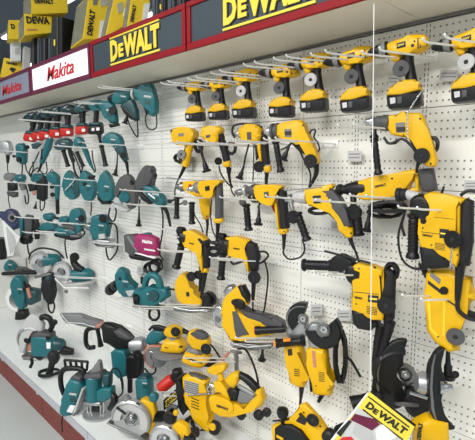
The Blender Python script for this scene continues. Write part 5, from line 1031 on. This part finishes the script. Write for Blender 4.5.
g.t('post', [(220, 366), (220, 450)], 14, 'blk'); g.t('guard_rod', [(330, 230, 40), (440, 246, 40)], 5, 'chrome'); g.cord('looped_cord', [(300, 320, -10), (330, 352, -10), (356, 344, -10), (362, 310, -10)], 5); g.cord('power_cord', [(155, 350, 10), (172, 390, 10), (178, 440, 10)], 4)
g.s('arm', [(-160, 18), (-60, 18), (-30, 26), (60, 70), (80, 70), (70, 92), (40, 100), (-40, 72), (-120, 70), (-140, 50)], 40, 'mgry', bev=.3); g.t('arm_edge', [(-160, 20, 24), (-120, 70, 24), (-40, 74, 24), (30, 96, 24)], 4, 'alu'); g.s('copper_block', [(36, 76), (60, 64), (78, 72), (64, 94), (44, 98)], 44, 'sand', bev=.3)
g.t('d_handle', [(50, 98), (6, 100), (-20, 120), (-22, 180), (-6, 206), (24, 204)], [13]*6, 'blk', sm=4); g.t('lock_lever', [(40, 98), (50, 150), (60, 200)], [12, 11, 16], 'blk', sm=3)
g = G('trim_router', 'squat teal trimmer body standing behind the larger yellow circular saw', 'router', 144, 402, .26, 30).crop(105, 370, 4.75)
g.s('body', [(152, 42), (166, 28), (208, 28), (222, 46), (226, 130), (158, 130)], 60, 'teal', bev=.28); g.s('cap', [(160, 34), (170, 22), (204, 22), (214, 34)], 50, 'dteal', bev=.3); g.lathe('base', (190, 128), (191, 150), [(0, 34), (1, 38)], 'dsteel')
for t, n in [((16, 217), 'at the far left above the pale bag'), ((24, 232), 'under the upright black grinder'), ((38, 231), 'under the small palm sander'), ((96, 243), 'under the teal router beside the magenta bag'), ((56, 276), 'under the teal circular saws'),
             ((136, 306), 'under the large teal planer'), ((112, 297), 'under the teal disc polisher'), ((78, 324), 'crossing the black D handle of the sliding saw')]: hook(t, n)
# ---------------------------------------------------------------- price cards on the wall
def pcard(lab, x0, y0, x1, y1, d=.02, mat='card', lines=2):
    g = G('price_card', lab, 'card', (x0+x1)/2, y1, d, 0, 'price cards on the wall')
    c = g.s('card', rect(x0, y0+(x1-x0)*.03, x1, y1), .8, mat, bev=.1, seg=1)
    for i in range(lines):
        yy = y0+(y1-y0)*(.3+.3*i); g.s('print_line', [(x0+1.5, yy), (x1-2, yy-.3), (x1-2, yy+.3), (x1-20*0-2, yy+.5), (x1-2.2, yy+.5), (x0+1.5, yy+.7)], .3, 'mgry', off=.6, bev=0, parent=c)
pcard('pale price card on wires between the second row corded drills', 347.8, 150.5, 361.5, 161.5); pcard('grey price card left of the cropped cordless drill', 440, 69.5, 458, 81)
pcard('grey price card low beside the chained cordless drill', 388, 75, 399, 86); pcard('grey price card under the curved grip drill', 331, 220.5, 345, 231)
pcard('right one of two grey price cards above the grinders', 337, 310, 351, 321); pcard('left one of two grey price cards above the grinders', 311, 304, 322.5, 316); pcard('price card with reddish heading at the right edge', 464.5, 180, 480, 190)
pcard('small grey price card right of the teal disc polisher', 137, 266, 143, 274); pcard('small price card left of the first corded yellow drill', 184, 160, 192, 170)
# ---------------------------------------------------------------- cartons and cases on the canopy
def carton(name, lab, cat, front, d, psi, depth, mat='boxyel', side='boxgrey', texts=(), extra=(), off=0, group='yellow cartons on the canopy'):
    g = G(name, lab, cat, front[3][0], front[3][1], d, psi, group)
    P = [g.P(*p) for p in front]
    bm = bmesh.new(); f = [bm.verts.new(p) for p in P]; k = [bm.verts.new(p+Vector((0, depth, 0))) for p in P]
    bm.faces.new(f); bm.faces.new(k[::-1])
    for i in range(4): bm.faces.new((f[i], f[(i+1) % 4], k[(i+1) % 4], k[i]))
    bmesh.ops.bevel(bm, geom=bm.edges[:], offset=.002, segments=1, affect='EDGES')
    bd = finish(bm, 'box_body', mat, g.o)
    if side:  # grey side: carton print, with side shading also put into the colour
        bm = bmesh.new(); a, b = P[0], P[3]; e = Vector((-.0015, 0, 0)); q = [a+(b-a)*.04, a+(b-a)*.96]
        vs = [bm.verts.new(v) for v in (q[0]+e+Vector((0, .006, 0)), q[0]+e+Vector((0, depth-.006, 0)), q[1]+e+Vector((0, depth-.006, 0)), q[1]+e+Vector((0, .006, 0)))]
        bm.faces.new(vs); r = bmesh.ops.solidify(bm, geom=bm.faces[:], thickness=.001); finish(bm, 'printed_shaded_side', side, g.o, smooth=False)
    for t in texts: g.txt('lettering', t[0], t[1], t[2], t[3], t[4], off=.5, bold=.05, parent=bd)
    for pts, m in extra: g.s('print_patch', pts, .6, m, off=.4, bev=0, parent=bd)
    return g
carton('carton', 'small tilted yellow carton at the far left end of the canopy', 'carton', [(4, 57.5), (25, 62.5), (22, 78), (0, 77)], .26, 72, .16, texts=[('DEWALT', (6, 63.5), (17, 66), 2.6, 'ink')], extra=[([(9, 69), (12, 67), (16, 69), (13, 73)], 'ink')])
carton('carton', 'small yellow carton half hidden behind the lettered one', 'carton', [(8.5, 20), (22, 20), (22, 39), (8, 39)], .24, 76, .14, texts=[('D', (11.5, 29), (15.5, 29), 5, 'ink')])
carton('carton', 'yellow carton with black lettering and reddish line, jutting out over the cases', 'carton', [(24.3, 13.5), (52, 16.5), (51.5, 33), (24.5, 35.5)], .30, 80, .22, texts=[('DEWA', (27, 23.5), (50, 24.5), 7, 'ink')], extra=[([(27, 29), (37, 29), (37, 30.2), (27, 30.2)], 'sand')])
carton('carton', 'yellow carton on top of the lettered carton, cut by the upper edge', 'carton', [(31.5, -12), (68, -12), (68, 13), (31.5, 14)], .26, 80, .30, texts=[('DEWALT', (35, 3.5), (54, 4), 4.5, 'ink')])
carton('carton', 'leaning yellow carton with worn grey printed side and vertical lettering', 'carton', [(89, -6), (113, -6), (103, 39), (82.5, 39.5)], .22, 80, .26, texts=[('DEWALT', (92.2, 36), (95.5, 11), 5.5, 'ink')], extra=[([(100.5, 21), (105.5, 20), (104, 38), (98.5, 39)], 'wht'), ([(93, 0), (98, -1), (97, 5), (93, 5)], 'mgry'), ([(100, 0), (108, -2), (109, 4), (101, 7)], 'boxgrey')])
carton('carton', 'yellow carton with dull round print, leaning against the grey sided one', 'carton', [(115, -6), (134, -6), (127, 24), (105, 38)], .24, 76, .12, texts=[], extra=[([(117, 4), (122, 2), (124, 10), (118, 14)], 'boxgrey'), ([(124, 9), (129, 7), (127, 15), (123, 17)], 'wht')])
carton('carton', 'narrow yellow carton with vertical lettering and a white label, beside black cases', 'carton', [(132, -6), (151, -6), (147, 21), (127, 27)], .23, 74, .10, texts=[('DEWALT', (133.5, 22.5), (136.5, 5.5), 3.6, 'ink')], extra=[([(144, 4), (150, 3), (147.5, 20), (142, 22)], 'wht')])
def case(lab, x0, x1, y0, y1, d, mat='blk', grp='dark tool cases on the canopy', tab=True):
    g = G('tool_case', lab, 'case', (x0+x1)/2, y1, d, 12, grp); depth = .17
    bm = bmesh.new(); P = [g.P(*p) for p in rect(x0, y0, x1, y1)]; f = [bm.verts.new(p) for p in P]; k = [bm.verts.new(p+Vector((0, depth, 0))) for p in P]
    bm.faces.new(f); bm.faces.new(k[::-1])
    for i in range(4): bm.faces.new((f[i], f[(i+1) % 4], k[(i+1) % 4], k[i]))
    bmesh.ops.bevel(bm, geom=bm.edges[:], offset=.004, segments=2, affect='EDGES'); finish(bm, 'shell', mat, g.o)
    g.s('seam_rib', rect((x0+x1)/2-.5, y0, (x0+x1)/2+.5, y1), 1.2, 'gry', off=.4, bev=.1, seg=1)
    if tab: g.s('latch', rect(x0+1, y0+(y1-y0)*.55, x0+2.2, y0+(y1-y0)*.7), 1, 'yel2' if mat == 'blk' else 'gry', off=1, bev=.1, seg=1)
case('tall black case with a small yellow latch right of the lettered carton', 53, 62.5, 17, 58, .22)
for i, n in enumerate(['leftmost', 'second', 'third', 'fourth']): case(n+' narrow dark case under the jutting lettered carton', 31+i*5.6, 36+i*5.6, 38, 68-i*2.2, .21, 'slate' if i % 2 else 'blk', tab=False)
for i, (a, b) in enumerate([(151.5, 158), (159, 166), (167, 174.5), (176, 185)]): case(['first', 'second', 'third', 'fourth'][i]+' dark upright case right of the narrow yellow carton', a, b, -14, 24-(a-150)*.5, .20, 'slate' if i % 2 == 0 else 'blk', tab=(i == 1))
carton('carton', 'plain white carton under the jutting yellow carton', 'carton', [(11, 41), (21, 42), (21, 61), (11, 61)], .20, 76, .1, 'paper', None, extra=[([(15, 48), (19, 48), (19, 54), (15, 54)], 'lgry')])
carton('carton', 'pale blue slim carton beside the plain white one', 'carton', [(24, 46), (31, 48), (30, 70), (23, 71)], .22, 76, .1, 'lgry', None)
# ---------------------------------------------------------------- beyond the tool wall
def wthing(name, lab, cat, loc, group=None):
    o = bpy.data.objects.new(name, None); C.objects.link(o); o.location = loc; return tag(o, lab, cat, group)
t = wthing('shelf_unit', 'pale shelf unit beyond the left end of the tool wall', 'shelf', (-5.2, 1.2, 0))
for z in (.62, .42, .245): wpart(box_bm(-7.4, -4.3, 1.08, 1.44, z-.02, z, .002), 'shelf_board', 'paper', t); wpart(box_bm(-7.4, -4.3, 1.068, 1.079, z-.03, z+.004, .001), 'price_edge', 'farblue', t)
for x in (-4.29, -5.8): wpart(box_bm(x-.02, x, 1.06, 1.439, .206, .64, .002), 'side_panel', 'white_metal', t)
for i, (x, w_, h, mt_, n) in enumerate([(-4.6, .2, .12, 'yel2', 'small yellow box on the middle shelf at left'), (-5.0, .22, .10, 'paper', 'small white box on the middle shelf at left'), (-5.35, .2, .13, 'lgry', 'small grey box on the middle shelf at left')]):
    t = wthing('small_box', n, 'box', (x, 1.2, .421)); wpart(box_bm(x-w_/2, x+w_/2, 1.12, 1.28, .421, .421+h, .004), 'body', mt_, t); wpart(box_bm(x-w_/2-.002, x+w_/2+.002, 1.118, 1.282, .421+h*.8, .421+h*1.02, .003), 'lid', mt_, t)
k = 0
for x in (-6.6, -9.2, -11.8):
    for y in (1.9, 3.2, 4.5):
        t = wthing('ceiling_light', 'long white fluorescent ceiling light', 'ceiling light', (x, y, 3.99), 'fluorescent ceiling lights')
        wpart(box_bm(x-.75, x+.75, y-.09, y+.09, 3.95, 3.998, .004), 'housing', 'white_metal', t); wpart(box_bm(x-.72, x+.72, y-.05, y+.05, 3.925, 3.949, .01), 'tube', 'tube_glow', t); k += 1
for i in range(5): t = wthing('stacked_crate', ['leftmost', 'second', 'middle', 'fourth', 'rightmost'][i]+' navy crate on the shelving far beyond the canopy', 'crate', (-13.5+i*.62, 1.0, 2.2)); x = -13.5+i*.62; wpart(box_bm(x-.28, x+.28, .7, 1.3, 2.2, 2.62, .02), 'body', 'farblue', t); wpart(box_bm(x-.3, x+.3, .68, 1.32, 2.60, 2.68, .01), 'rim', 'navy', t)
t = wthing('far_shelving', 'tall pale shelving far beyond the canopy carrying navy crates', 'shelf', (-12.3, 1.0, 0))
for z in (2.2, 1.6, .9): wpart(box_bm(-14.2, -10.4, .6, 1.4, z-.05, z-.001, .004), 'shelf_board', 'paper', t)
for x in (-14.2, -10.4): wpart(box_bm(x-.05, x, .6, 1.4, 0, 2.9), 'upright', 'lgry', t)
